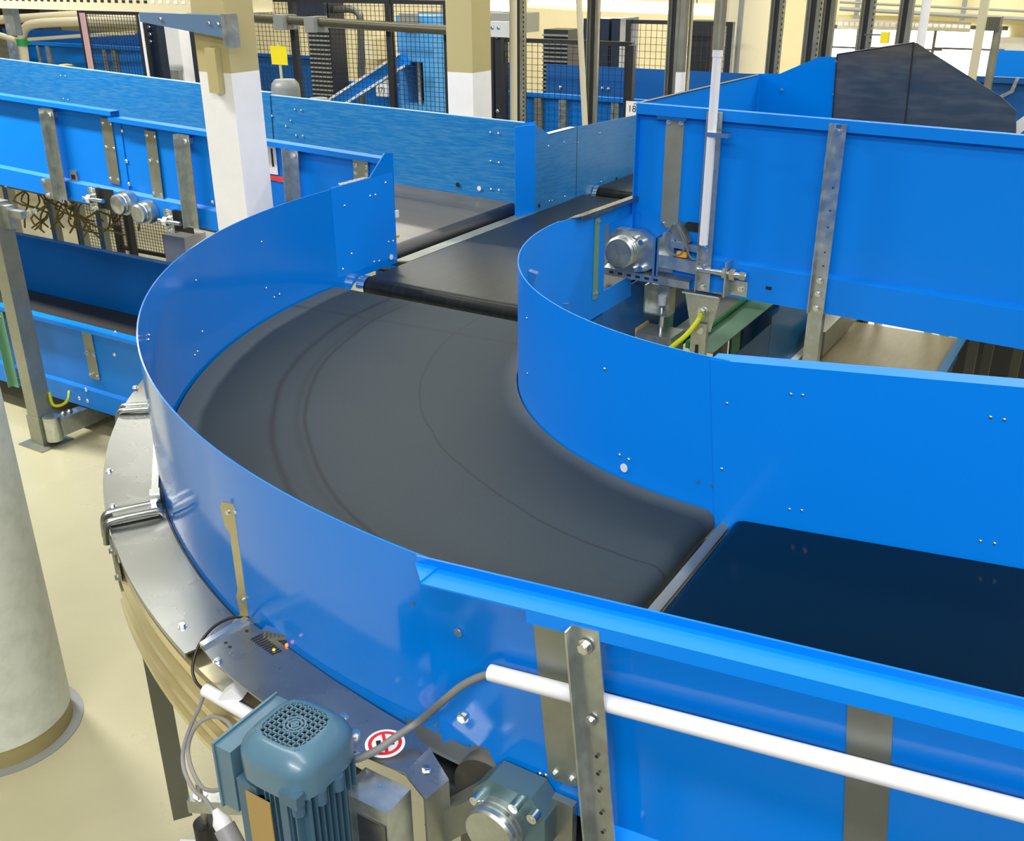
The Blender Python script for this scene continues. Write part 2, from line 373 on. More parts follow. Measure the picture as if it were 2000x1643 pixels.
# bead strip that holds the belt's outer edge
# bare edge trim at the middle of the arc
# guard over the edge drive
GZ = 0.025
def guard_piece(name, a0, a1, z, ri, ro, m=guard_m, t=0.004, drop=0.03):
    return MB().arc([(ri, z), (ri, z-t), (ro-t, z-t), (ro-t, z-drop), (ro, z-drop), (ro, z)], seq(a0, a1, max(6, int(abs(a1-a0)*1.2)))).build(name, m, cur)
gA = guard_piece('guard_cover', 190, 218.2, GZ, RO+0.012, 2.182)
gB = guard_piece('guard_cover', 218.2, 236.6, GZ+0.004, RO+0.012, 2.178)
gC = guard_piece('guard_cover', 236.6, 252.6, GZ-0.004, RO+0.010, 2.176, drop=0.012)
MB().arc([(RO+0.0045, GZ-0.022), (RO+0.0115, GZ-0.022), (RO+0.0115, GZ-0.008), (RO+0.0045, GZ-0.008)], seq(190, 252, 60)).build('edge_seal', black, cur)
def rib(a, w, ro, z, h):       # rolled joint bead across the guard, turned down over its outer edge
    ar = math.radians(a); d = V((math.cos(ar), math.sin(ar), 0)); tn = V((-d.y, d.x, 0)); b = MB()
    for k in (-.5, .5):
        b.tube([d*(RO+.016)+tn*w*k+V((0, 0, z+h*.2)), d*(RO+.03)+tn*w*k+V((0, 0, z+h*.7)), d*(ro-.03)+tn*w*k+V((0, 0, z+h*.7)), d*(ro-.002)+tn*w*k+V((0, 0, z+h*.2)), d*(ro+.004)+tn*w*k+V((0, 0, z-.045))], .0085, 10, 4)
    b.hexa([d*(RO+.018)+tn*w*k+V((0, 0, z)) for k in (-.5, .5)]+[d*(ro-.01)+tn*w*k+V((0, 0, z)) for k in (.5, -.5)]+[d*(RO+.025)+tn*w*k+V((0, 0, z+h*.85)) for k in (-.5, .5)]+[d*(ro-.02)+tn*w*k+V((0, 0, z+h*.85)) for k in (.5, -.5)])
    return b.build('guard_rib', guard_m, cur, sharp=50)
rib(219.4, .036, 2.184, GZ, 0.020); rib(237.0, .042, 2.184, GZ, 0.020)
for px, py in ((264, 758), (213, 921), (220, 990)):
    p = atZ(px, py, GZ+0.004); bolt(cur, p, (0, 0, 1), 0.0065)
for px, py in ((356, 1224),):
    p = atZ(px, py, GZ-0.004); bolt(cur, p, (0, 0, 1), 0.0065)
# grab bar joining the two ribs along the wall foot
p0 = V((2.064*math.cos(math.radians(220)), 2.064*math.sin(math.radians(220)), GZ+0.03)); p1 = V((2.064*math.cos(math.radians(236.5)), 2.064*math.sin(math.radians(236.5)), GZ+0.03))
gb = MB().bar(p0, p1, 0.016, 0.020).build('grab_bar', steel, cur)
for p, s in ((p0, 1), (p1, -1)):
    d = (p1-p0).normalized()*s
    MB().bar(p-d*0.006, p+d*0.020, 0.023, 0.028).build('clamp', steel, gb)
# ridged support profile under the guard edge
sec = [(2.13, -0.002), (2.166, -0.002), (2.172, -0.008), (2.172, -0.034), (2.160, -0.042), (2.160, -0.050), (2.180, -0.060), (2.178, -0.084), (2.162, -0.090), (2.162, -0.098), (2.182, -0.108), (2.180, -0.130), (2.166, -0.136), (2.166, -0.144), (2.184, -0.152), (2.184, -.166), (2.130, -0.166)]
MB().arc(sec, seq(238.5, 266, 40)).build('support_profile', profile_m, cur, sharp=25)
MB().arc([(2.05, -0.01), (2.12, -0.01), (2.12, -0.15), (2.05, -0.15)], seq(186, 262, 70)).build('inner_frame', galv_dull, cur)
MB().arc([(2.177, 0.012), (2.183, 0.012), (2.183, -0.085), (2.177, -0.085)], seq(238.2, 240.6, 5)).build('joint_plate', leg_m, cur)
for a, z in ((239.0, -0.01), (240.0, -0.06)):
    ar = math.radians(a); bolt(cur, (2.183*math.cos(ar), 2.183*math.sin(ar), z), (math.cos(ar), math.sin(ar), 0), 0.007)
# raised slotted cover next to the motor
CZ = 0.062
cov = MB()
P = [atZ(*q, CZ) for q in ((392, 1262), (480, 1210), (566, 1268), (648, 1326), (742, 1386), (812, 1428), (818, 1444), (839, 1460), (789, 1509), (719, 1479))]
P = [(p.x, p.y) for p in P]
Q = [(2.17*math.cos(math.radians(a)), 2.17*math.sin(math.radians(a))) for a in (263.0, 260.5, 258, 255.5)]
poly = P+Q[0:]
cov.prism([p for p in poly], lambda a, b, z: (a, b, z), CZ-0.004, CZ)
f0, f1 = V((*P[7], CZ)), V((*P[8], CZ)); q0, q1 = atZ(877, 1523, CZ-0.035), atZ(831, 1562, CZ-0.035)
cov.hexa([f0-V((0, 0, .004)), f1-V((0, 0, .004)), q1-V((0, 0, .004)), q0-V((0, 0, .004)), f0, f1, q1, q0])
cover = cov.build('slotted_cover', guard_m, cur)
e0, e1 = V((*P[0], CZ)), V((*P[1], CZ)); dd = (e1-e0).normalized()
MB().bar(e0+V((0.004, 0, 0.003)), e1+V((0.004, 0, 0.003)), 0.014, 0.007).build('cover_lip', steel, cover)
MB().hexa([q0, q1, q1+V((0.003, 0, -.32)), q0+V((0.003, 0, -.32)), q0-V((.004, 0, 0)), q1-V((.004, 0, 0)), q1+V((-.001, 0, -.32)), q0+V((-.001, 0, -.32))]).build('cover_end', galv_dull, cover)
sl = MB()
for i in range(10):
    f = i/9; a = atZ(490+f*40, 1250+f*29, CZ); b = atZ(511+f*39, 1240+f*31, CZ)
    sl.bar(a+V((0, 0, .0004)), b+V((0, 0, .0004)), 0.0032, 0.0014)
sl.build('vent_slots', ink, cover)
for px, py in ((425, 1293), (672, 1402), (695, 1435), (834, 1504), (700, 1480)): bolt(cover, atZ(px, py, CZ-(0.015 if px > 800 else 0)), (0, 0, 1), 0.0065)
for px, py, zz in ((449, 1264, CZ), (441, 1256, CZ), (482, 1233, CZ)): MB().cyl(atZ(px, py, zz), atZ(px, py, zz)+V((0, 0, .0006)), 0.0035, 10).build('hole', ink, cover)
MB().cyl(atZ(535, 1271, CZ), atZ(535, 1271, CZ)+V((0, 0, .003)), 0.0026, 10).build('indicator', led_y, cover)
# round prohibition sticker
sc = atZ(752, 1452, CZ+0.0006); stk = MB().cyl(sc-V((0, 0, .0005)), sc, 0.0325, 40, smooth=False).build('warning_sticker', paper, cover)
rg = MB(); rg.ring(sc, .0215, .0275, .0001, .0007, 40)
dv = V((0.72, -0.69, 0)).normalized(); rg.bar(sc-dv*0.024+V((0, 0, .0004)), sc+dv*0.024+V((0, 0, .0004)), 0.0055, 0.0009); rg.build('red_ring', red_m, stk)
pv = V((dv.y, -dv.x, 0)); pg = MB()
for s, l, w in ((0.010, 0.022, 0.008), (-0.010, 0.016, 0.009)): pg.bar(sc+pv*s-dv*l*0.4+V((0, 0, .0002)), sc+pv*s+dv*l*0.4+V((0, 0, .0002)), w, 0.0006)
pg.build('pictogram', ink, stk)
# upright photo-eye bracket
ab = atZ(492, 1213, 0.03); ab = V((ab.x, ab.y, 0.03))
out = V((.22, -1, 0)).normalized(); tan = V((-out.y, out.x, 0)); HT = 0.268
def armp(a, z, d): return ab+tan*a*1.35+out*d+V((0, 0, z))
arm = MB().prism([(-.012, 0.0), (.014, 0.0), (.014, 0.03), (.010, 0.05), (.012, .075), (.012, .21), (.016, .225), (.016, HT-.008), (.010, HT), (-.018, HT), (-.022, HT-.01), (-.018, .215), (-.012, .20), (-.012, .075), (-.016, .06)], armp, 0.004, 0.010).build('sensor_arm', zinc_yellow, cur)
MB().prism([(.0125, .05), (.0165, .05), (.0165, HT-.004), (.0125, HT-.004)], armp, -0.032, 0.0102).build('arm_flange', steel, arm)
MB().prism([(.008, .060), (.026, .060), (.026, .082), (.008, .082)], armp, -0.014, 0.010).build('sensor_head', plastic_w, arm)
MB().prism([(-.018, -0.012), (.014, -0.012), (.014, .012), (-.018, .012)], armp, -0.004, 0.030).build('arm_foot', zinc_yellow, arm)
for a, z in ((-.010, HT-.02), (.004, HT-.014), (-.004, .055), (.006, .066)): bolt(arm, armp(a, z, 0.010), out, 0.0042)
hp = atZ(540, 1240, CZ+0.006); MB().bar(hp-tan*0.026, hp+tan*0.026, 0.016, 0.020).build('hinge_bracket', steel, cur)
MB().cyl(atZ(560, 1262, CZ), atZ(560, 1262, CZ)+V((0, 0, .004)), 0.003, 10).build('indicator', led_r, cur)
# rivets seen on the inner face of the outer wall and bolts on its outside
def wallpt(px, py, r):       # where the sight line meets the cylinder of radius r
    d = _ray(px, py); a = d[0]**2+d[1]**2; b = 2*(CAM[0]*d[0]+CAM[1]*d[1]); c = CAM[0]**2+CAM[1]**2-r*r; D = b*b-4*a*c
    if D < 0: return None
    return [V(CAM+((-b+s*math.sqrt(D))/(2*a))*d) for s in (-1, 1)]
for px, py in ((511, 473), (383, 548), (520, 563), (536, 581), (546, 575), (395, 648), (381, 694), (386, 687), (290, 664), (291, 655)):
    q = wallpt(px, py, RO-0.001); bolt(cur, q[1], (-q[1].x, -q[1].y, 0), 0.0038, True)
q = wallpt(900, 1231, RO+t)[0]; bolt(cur, q, (q.x, q.y, 0), 0.0085)
# legs
def leg(x, y, ztop, zbot):
    a = math.atan2(y, x); o = V((math.cos(a), math.sin(a), 0)); tn = V((-o.y, o.x, 0)); c = V((x, y, 0))
    L = MB().bar(c+V((0, 0, zbot)), c+V((0, 0, ztop)), 0.052, 0.045, tn).build('leg', leg_m, cur)
    return L, o, tn, c
L, o_, tn_, c_ = leg(-1.26, -1.72, -0.15, -1.01)
tn_ = V((.88, .47, 0)).normalized()
k = c_+tn_*0.03+V((0, 0, -0.965)); MB().bar(k, k+tn_*0.16, 0.045, 0.045).build('foot_beam', galv, L)
rodp = c_+tn_*0.062; MB().cyl(rodp+V((0, 0, -1.08)), rodp+V((0, 0, -0.895)), 0.0085, 12).build('levelling_rod', post_m, L)
MB().cyl(rodp+V((0, 0, -0.943)), rodp+V((0, 0, -0.940)), 0.02, 20).build('washer', steel, L)
MB().cyl(rodp+V((0, 0, FLOOR+0.006)), rodp+V((0, 0, -1.045)), 0.034, 24).build('rubber_foot', black, L)
MB().bar(rodp-tn_*0.10+V((0, 0, FLOOR+.004)), rodp+tn_*0.09+V((0, 0, FLOOR+.004)), 0.07, 0.008).build('foot_plate', plastic_w, L)
bolt(L, rodp-tn_*0.075+V((0, 0, FLOOR+.008)), (0, 0, 1), 0.008)
leg(-1.98, 0.0, -0.1, FLOOR); leg(-0.05, -1.98, -0.16, FLOOR); leg(-0.12, -1.1, -0.1, FLOOR); leg(-1.1, -0.12, -0.1, FLOOR)
MB().arc([(1.0, -0.06), (1.06, -0.06), (1.06, -0.13), (1.0, -0.13)], seq(182, 268, 40)).build('inner_frame', blue_deep, cur)

# geared motor, standing on end beside the cover
MX, MY, MT = -0.203, -2.240, 0.150; KM = 0.86
def mS(b):      # motor drawn at 1:1 about its axis, then brought to its frame size
    b.v = [V((MX+(p.x-MX)*KM, MY+(p.y-MY)*KM, p.z)) for p in b.v]; return b
mot = MB().cyl((MX, MY, 0.125), (MX, MY, -0.20), 0.066, 28)
for i in range(9):
    y = -0.058+i*0.0145; l = 0.078
    mot.box((MX, MY+y-0.0016, -0.17), (MX+l, MY+y+0.0016, 0.10))
for i in range(7):
    x = -0.010+i*0.0115; mot.box((MX+x-0.0016, MY-0.078, -0.17), (MX+x+0.0016, MY, 0.10))
mot.box((MX+0.03, MY-0.082, -0.20), (MX+0.045, MY-0.05, 0.105)).box((MX-0.078, MY-0.078, -0.19), (MX-0.03, MY-0.06, 0.09))
for x, y in ((0.060, -0.070), (0.078, 0.01), (0.074, -0.03)): mot.cyl((MX+x, MY+y, 0.075), (MX+x, MY+y, 0.100), 0.012, 12)
mot.cyl((MX, MY, -0.20), (MX, MY, -0.225), 0.092, 32).cyl((MX, MY, -0.225), (MX, MY, -0.34), 0.08, 28)
motor = mS(mot).build('gear_motor', motor_dk, cur)
def sq(s, z, e=3.6, n=56):
    o = []
    for i in range(n):
        a = 2*PI*i/n; c, d = math.cos(a), math.sin(a)
        k = (abs(c)**e+abs(d)**e)**(-1/e); k = min(k, 1.27); o.append((MX+c*k*s, MY+d*k*s, MT+z))
    return o
rings = [sq(.0825, -.050), sq(.0835, -.012), sq(.0825, -.004), sq(.079, .004), sq(.070, .014), sq(.060, .021), sq(.054, .0235), sq(.0505, .024), sq(.0495, .018)]
n = 56; fc = MB().add([p for r in rings for p in r], [(j*n+i, j*n+(i+1) % n, (j+1)*n+(i+1) % n, (j+1)*n+i) for j in range(len(rings)-1) for i in range(n)], True)
fan = mS(fc).build('fan_cover', motor_m, motor, sharp=60)
mS(MB().add([V(p)-V((0, 0, .004)) for p in sq(.0505, .018)], [tuple(range(n))])).build('fan_opening', ink, motor)
gr = MB()
for i in range(9):
    o = -0.044+i*0.011; L2 = 0.0495
    gr.box((MX+o-.0012, MY-L2, MT+.0195), (MX+o+.0012, MY+L2, MT+.0235)); gr.box((MX-L2, MY+o-.0012, MT+.0195), (MX+L2, MY+o+.0012, MT+.0235))
for r in (0.006, 0.012, 0.019): gr.ring((MX, MY, MT+.0195), r-.0013, r+.0013, 0, .0044, 28)
gr.cyl((MX, MY, MT+.0195), (MX, MY, MT+.0242), 0.0028, 14); mS(gr).build('fan_grille', motor_m, motor)
mS(MB().box((MX+.035, MY-.0875, MT-.052), (MX+.075, MY-.068, MT-.030))).build('cover_clip', motor_dk, motor)
tb = mS(MB().box((MX-0.122, MY-0.078, 0.018), (MX-0.0845, MY+0.078, MT-0.014))).build('terminal_box', motor_m, motor)
mS(MB().box((MX-0.127, MY-0.081, 0.014), (MX-0.122, MY+0.081, MT-0.010))).build('box_lid', motor_m, tb)
mS(MB().box((MX-0.052, MY-0.0845, -0.16), (MX+0.006, MY-0.082, 0.080))).build('nameplate', brass, motor)
# steel drive boxes between motor and belt end
b1 = [atZ(*q, CZ-.012) for q in ((690, 1482), (719, 1484), (806, 1533), (775, 1566))]
def tower(name, top, zb, m):
    zt = top[0].z; return MB().hexa([V((p.x, p.y, zb)) for p in top]+[V((p.x, p.y, zt)) for p in top]).build(name, m, cur)
tower('drive_box', [V((-0.150, -2.212, .045)), V((-0.060, -2.212, .045)), V((-0.060, -2.152, .045)), V((-0.150, -2.152, .045))], -0.30, galv)
MB().box((-0.118, -2.2145, -0.05), (-0.064, -2.2125, 0.018)).build('box_recess', steel_dark, cur)
for x, y in ((-0.075, -2.235), (-0.105, -2.225)): bolt(cur, (x, y, -0.075), (0.3, -1, 0.2), 0.012)
# E

# ================================================================== EXIT CONVEYOR (climbs to the right)
TH = 0.10408
ex = thing('incline_conveyor', 'blue climbing belt conveyor with smooth black belt leaving the curve to the right', 'conveyor', (1.0, -1.5, FLOOR))
FX = Fr((0.077, 0, 0), (math.cos(TH), 0, math.sin(TH)), (0, 1, 0), (-math.sin(TH), 0, math.cos(TH)))
UE = 2.6
belt_body(FX, -0.040, UE, -2.028, -1.012, 0.038, 0.0).build('belt', black_belt, ex, sharp=30)
MB().prism([(-0.063, -0.016), (-0.046, -0.030), (-0.046, -0.06), (-0.063, -0.06)], lambda a, c, tt: FX(a, tt, c), -2.03, -1.0).build('gap_plate', galv_dull, ex)
f = FX.vwu
MB().sheet([(-1.0, -0.10), (-1.0, 0.391), (-0.955, 0.391), (-0.955, 0.372)], f, -0.082, UE, 0.003).build('far_sidewall', blue, ex)
# near wall with a folded rail along its top
nw = MB()
poly = [(-0.145, 0.065), (-0.13, 0.075), (-0.055, 0.085), (-0.030, 0.03), (0.0, 0.012), (UE, 0.012), (UE, 0.398), (-0.145, 0.412)]
nw.prism(poly, lambda a, c, tt: FX(a, tt, c), -2.046, -2.042)
near = nw.build('near_sidewall', blue_gloss, ex)
fl = MB()
fl.sheet([(-2.042, 0.398), (-2.090, 0.398)], lambda p, q, a: FX(a, p, q), -0.105, UE, 0.003)
fl.sheet([(-2.0905, 0.3985), (-2.0905, 0.376)], lambda p, q, a: FX(a, p, q), 0.075, UE, 0.003)
fl.prism([(-0.150, -2.044), (-0.105, -2.044), (-0.105, -2.090)], lambda a, b, c: FX(a, b, c), 0.398, 0.401)
fl.build('top_rail', blue, ex)
MB().sheet([(-2.046, 0.02), (-2.085, -0.02), (-2.085, -0.24), (-2.02, -0.24)], f, 0.135, UE, 0.003).build('lower_frame', blue, ex)
# curve wall's end tab rising beside the rail
# straps, upright, bolts
def strap(fr, parent, u0, u1, v, out, w0, w1, m=galv_dull, boltr=0.0058, rows=None, th=0.003, rl=0.0):
    r = 0.008
    pl = [(u0, w1), (u1, w1), (u1+rl, w0+r), (u1+rl-r, w0), (u0+rl+r, w0), (u0+rl, w0+r)]
    va, vb = (v, v+out*th)
    MB().prism(pl, lambda a, c, tt: fr(a, tt, c), va, vb).build('strap_plate', m, parent)
    for w in (rows if rows is not None else (w1-0.015, w0+0.015)):
        k = (w1-w)/max(1e-6, w1-w0)*rl
        for u in (u0+0.012+k, u1-0.012+k): bolt(parent, fr(u, vb, w), fr.v*out, boltr)
strap(FX, ex, 0.058, 0.111, -2.046, -1, 0.070, 0.374, galv_dull, 0.0058, (0.362, 0.083))
strap(FX, ex, 0.500, 0.553, -2.046, -1, 0.070, 0.374, galv_dull)
ch = channel(MB(), FX, 0.168, 0.042, -2.046, -1, -0.20, 0.392, 0.046, 0.003).build('upright_channel', galv, ex)
for w in (0.365, 0.245): bolt(ch, FX(0.168, -2.095, w), (0, -1, 0), 0.0085 if w > 0.3 else 0.006)
for w in (0.05, 0.085, 0.125, 0.155, 0.185): MB().cyl(FX(0.172, -2.0952, w), FX(0.172, -2.0946, w), 0.0028, 10).build('hole', ink, ch)
bolt(ch, FX(0.180, -2.095, 0.0), (0, -1, 0), 0.0085)
MB().sheet([(0.145, 0), (0.145, -0.006), (0.19, -0.006)], lambda p, q, z: FX(p, -2.088+q, z), 0.0, 0.001).build('edge', steel, ch)
# shallow pressed lines of the panel: rivets and bolts
for px, py in ((905, 1400),): bolt(ex, atY(px, py, -2.046), (0, -1, 0), 0.008)
for px, py in ((1054, 1512), (1066, 1515)): bolt(ex, atY(px, py, -2.046), (0, -1, 0), 0.0032, True)
for px, py in ((851, 1417), (805, 1179)): MB().cyl(atY(px, py, -2.0468), atY(px, py, -2.0460), 0.003, 10).build('hole', ink, ex)
for px, py in ((1545, 770), (1568, 772), (1542, 995), (1566, 997), (1935, 815), (1962, 820), (1915, 1057), (1943, 1062), (1420, 788), (1410, 916)):
    bolt(ex, atY(px, py, -1.002), (0, -1, 0), 0.0042, True)
for px, py in ((1363, 940), (1391, 948)): MB().cyl(atY(px, py, -1.004), atY(px, py, -1.0005), 0.003, 10).build('hole', ink, ex)
q = wallpt(1219, 914, RI+0.001)[0]; MB().cyl(q, q+V((q.x, q.y, 0)).normalized()*0.002, 0.0115, 24).build('plug', plastic_w, cur)
for px, py in ((1210, 889), (1228, 898), (1181, 721), (1029, 622), (1030, 730)):
    q = wallpt(px, py, RI+0.001)[0]; bolt(cur, q, (q.x, q.y, 0), 0.0032, True)
# bearing on the tail roller
bc = atY(984, 1608, -2.11); ax = V((0, -1, 0))
hs = MB(); o8 = [(0.066*math.cos(a), 0.066*math.sin(a)) for a in [PI/8+PI/4*i for i in range(8)]]
o8 = [(-.062, .030), (-.034, .062), (.042, .062), (.066, .030), (.066, -.034), (.036, -.064), (-.036, -.064), (-.062, -.034)]
hs.prism(o8, lambda a, b, y: V((bc.x+a, y, bc.z+b)), -2.052, -2.100)
brg = hs.build('bearing_housing', cast, ex)
MB().lathe((bc.x-.012, -2.098, bc.z-.010), ax, [(.045, 0), (.045, .012), (.042, .014), (.045, .016), (.045, .022), (.042, .024), (.045, .026), (.045, .034), (.041, .038), (.005, .038)], 36).build('bearing_cap', galv, brg)
for a, b in ((-.050, .022), (.052, .040), (.052, -.048), (.020, .044)): MB().cyl((bc.x+a, -2.100, bc.z+b), (bc.x+a, -2.116, bc.z+b), .0085, 12).cyl((bc.x+a, -2.1161, bc.z+b), (bc.x+a, -2.1165, bc.z+b), .004, 6).build('socket_bolt', steel, brg)
MB().bar((bc.x-.055, -2.075, bc.z-.01), (bc.x-.14, -2.085, bc.z-.10), .05, .045).build('tension_arm', galv_dull, ex)
MB().box((0.128, -2.064, -0.08), (0.178, -2.050, 0.055)).build('adjuster_plate', galv_dull, ex)
MB().cyl((0.012, -2.050, -0.012), (0.012, -2.02, -0.012), .062, 32).build('roller_end', shade_belt, ex)
# joint between curve and climb: legs under the frame
for u in (0.5, 2.4):
    for v in (-2.03, -1.02):
        p = FX(u, v, -0.2); MB().bar((p.x, p.y, FLOOR), (p.x, p.y, p.z+0.1), 0.045, 0.045).build('leg', leg_m, ex)
# conduit in front of the wall, clipped behind the upright
ca, cb_ = atY(958, 1314, -2.072), atY(2000, 1585, -2.072)
cond = MB().tube([ca, ca+(cb_-ca)*3.2], 0.0128, 20, 1).build('cable_conduit', plastic_w, loc=atY(958, 1314, -2.072))
tag(cond, 'long white plastic conduit running across the near blue sidewall behind the upright channel', 'conduit')
cab = MB().tube([atY(985, 1322, -2.072), atY(952, 1318, -2.074), atY(905, 1338, -2.085), atY(862, 1372, -2.095), atZ(820, 1408, .10), atZ(772, 1440, .083), atZ(735, 1466, .072), atZ(690, 1484, .070), atZ(660, 1478, .066)], 0.0062, 12, 5).build('power_cable', plastic_g, loc=atZ(690, 1484, .07))
tag(cab, 'grey cable sagging from the white conduit over the round sticker to the motor', 'cable')

# short conduit, loops of cable along the guard's edge
c0, c1 = atZ(402, 1348, 0.0), atZ(505, 1408, 0.0)
sco = MB().cyl(c0, c1, 0.0125, 18).build('conduit_sleeve', plastic_w, loc=c0)
tag(sco, 'short white conduit piece clipped to the beige guard profile beside the motor', 'conduit')
k = atZ(452, 1362, 0.01); MB().bar(k-V((.012, .0, .008)), k+V((.016, .01, .020)), .03, .028).build('clip', plastic_w, sco)
blk = MB().tube([atZ(486, 1207, .05), atZ(452, 1207, .062), atZ(416, 1226, .06), atZ(388, 1262, .045), atZ(376, 1305, .02), atZ(383, 1332, .0), atZ(398, 1348, -.004)], .0029, 8, 5).build('sensor_cable', black, loc=atZ(452, 1207, .06))
tag(blk, 'thin dark cable arching from the upright sensor bracket down to the short conduit', 'cable')
lp = MB().tube([atZ(400, 1352, -.01), atZ(388, 1385, -.05), atZ(372, 1420, -.10), atZ(358, 1465, -.15), atZ(360, 1505, -.18), atZ(380, 1545, -.19), atZ(402, 1563, -.18), atZ(425, 1600, -.17), atZ(440, 1632, -.16)], .004, 8, 5)
tag(lp.build('motor_cable', plastic_lg, loc=atZ(360, 1505, -.18)), 'light grey cable hanging in a long bend left of the motor towards the plug', 'cable')
lp2 = MB().tube([atZ(458, 1430, -.03), atZ(440, 1407, -.04), atZ(412, 1400, -.06), atZ(384, 1418, -.09), atZ(368, 1455, -.14), atZ(372, 1495, -.17), atZ(392, 1535, -.185), atZ(415, 1545, -.17), atZ(440, 1538, -.13)], .004, 8, 5)
tag(lp2.build('motor_cable', plastic_lg, loc=atZ(372, 1495, -.17)), 'light grey cable looping from the terminal box out left and back under it', 'cable')
pc = atZ(438, 1615, -.16); pl = thing('cable_plug', 'white round cable plug hanging below the motor at the bottom edge', 'plug', pc)
MB().cyl(pc, pc+V((.055, -.012, -.055)), .019, 18).build('plug_body', plastic_lg, pl)
MB().lathe(pc+V((.055, -.012, -.055)), (.7, -.15, -.7), [(.012, -.002), (.024, 0), (.026, .006), (.024, .014), (.012, .014)], 20).build('lock_ring', plastic_w, pl)
MB().lathe(pc, (-.7, .15, .7), [(.016, 0), (.016, .012), (.010, .022), (.006, .034)], 16).build('gland', plastic_w, pl)

# ================================================================== TRANSFER CONVEYOR (behind the curve)
tr = thing('transfer_conveyor', 'short blue belt conveyor feeding the curve from behind, shiny dark belt', 'conveyor', (-1.5, 1.0, FLOOR))
FT = Fr((0, 0.095, 0.008), (0, 1, 0), (1, 0, 0), (0, 0, 1))     # u away from the curve, v = x
belt_body(FT, 0, 2.02, -1.985, -1.012, 0.046, 0.0).build('belt', dark_belt, tr, sharp=30)
MB().cyl((-2.030, 0.141, -.038), (-1.990, 0.141, -.038), .046, 24).build('roller_end', steel, tr)
MB().sheet([(-2.040, 0.03), (-2.040, 0.397)], lambda p, q, a: V((p, a, q)), 0.0, 0.40, 0.0035).build('left_sidewall', blue, tr)
pw = MB(); pw.prism([(0.0, -0.02), (0.06, -0.05), (0.10, -0.02), (0.16, 0.0), (0.40, -0.0), (0.41, 0.478), (0.355, 0.485), (0.245, 0.398), (0.0, 0.398)], lambda y, z, x: V((x, y, z)), -2.047, -2.0405)
pw.build('end_panel', blue_gloss, tr)
MB().prism([(0.065, -2.043), (0.245, -2.043), (0.245, -2.075), (0.085, -2.075)], lambda y, x, z: V((x, y, z)), 0.397, 0.400).build('top_lip', steel, tr)
for px, py in ((753, 357), (733, 381), (723, 383), (759, 473), (768, 471), (731, 512), (741, 510), (687, 496), (673, 402), (670, 526)):
    bolt(tr, atX(px, py, -2.0395), (1, 0, 0), 0.0042, True)
q = atX(764, 502, -2.0395); MB().cyl(q, q+V((.002, 0, 0)), .012, 20).build('plug', plastic_w, tr)
MB().box((-2.046, 0.402, 0.20), (-2.036, 0.425, 0.23)).build('edge_clip', plastic_w, tr)
MB().box((-2.046, 0.402, 0.11), (-2.036, 0.420, 0.123)).build('edge_tag', amber, tr)
# knife-edge strip between the belts
MB().prism([(-2.075, 0.0), (-2.03, 0.004), (-1.985, 0.010), (-1.985, 0.004), (-2.03, -0.002), (-2.075, -0.006)], lambda x, z, y: V((x, y, z)), 0.42, 1.53).build('knife_strip', galv_dull, tr)
# right wall with rolled lip
MB().prism([(0.0, -.05), (.62, -.05), (.62, .040), (.365, .040), (.365, .30), (.62, .30), (.62, .362), (.13, .378), (0.0, .386)], lambda y, z, x: V((x, y, z)), -1.0, -0.997).build('right_sidewall', blue, tr)
MB().sheet([(-1.004, 0.0), (-0.978, 0.0), (-0.978, -0.014)], lambda p, q, a: V((p, a, q+0.381-(a-.1)*.030)), 0.13, 0.62, 0.003).prism([(0.07, -1.004), (0.13, -1.004), (0.13, -0.979)], lambda y, x, z: V((x, y, z)), 0.380, 0.383).build('right_lip', steel_dark, tr)
sp = atX(1165, 432, -0.996); MB().box((-0.996, sp.y-.016, 0.03), (-0.990, sp.y+.016, 0.345)).build('green_strap', green_st, tr)
for zz in (0.05, 0.33):
    for dy in (-.01, .012): bolt(tr, (-0.99, sp.y+dy, zz), (1, 0, 0), 0.006)
# corner folded post and far wall
MB().prism([(-2.035, 1.405), (-1.990, 1.530), (-1.994, 1.532), (-2.040, 1.407)], lambda x, y, z: V((x, y, z)), -0.03, 0.462).build('corner_panel', blue, tr)
fw = MB().prism([(1.530, 0.0), (2.86, -0.01), (2.86, 0.365), (1.972, 0.394), (1.671, 0.396), (1.605, 0.428), (1.530, 0.460)], lambda y, z, x: V((x, y, z)), -1.990, -1.994)
fw = fw.build('far_sidewall', blue_worn, tr)
MB().box((-1.9895, 1.985, 0.0), (-1.989, 1.989, 0.392)).build('panel_seam', ink, tr)
MB().prism([(1.671, 0.396), (1.972, 0.394), (1.972, 0.391), (1.671, 0.393)], lambda y, z, x: V((x, y, z)), -1.990, -2.03).build('far_lip', white_m, tr)
for px, py in ((1071, 286), (1102, 278), (1172, 260), (1129, 279), (1073, 393), (1078, 392), (1103, 384), (1174, 355)): bolt(tr, atX(px, py, -1.989), (1, 0, 0), .0042, True)
for px, py, m in ((1053, 402, ink), (1204, 349, ink)): q = atX(px, py, -1.989); MB().cyl(q, q+V((.001, 0, 0)), .011, 16).build('hole', m, tr)
for y in (0.25, 1.9):
    for x in (-2.0, -1.03): MB().bar((x, y, FLOOR), (x, y, -0.07), .045, .045).build('leg', leg_m, tr)
for x in (-2.03, -1.04): MB().box((x, 0.2, -0.16), (x+.04, 2.1, -0.06)).build('frame_rail', blue_deep, tr)

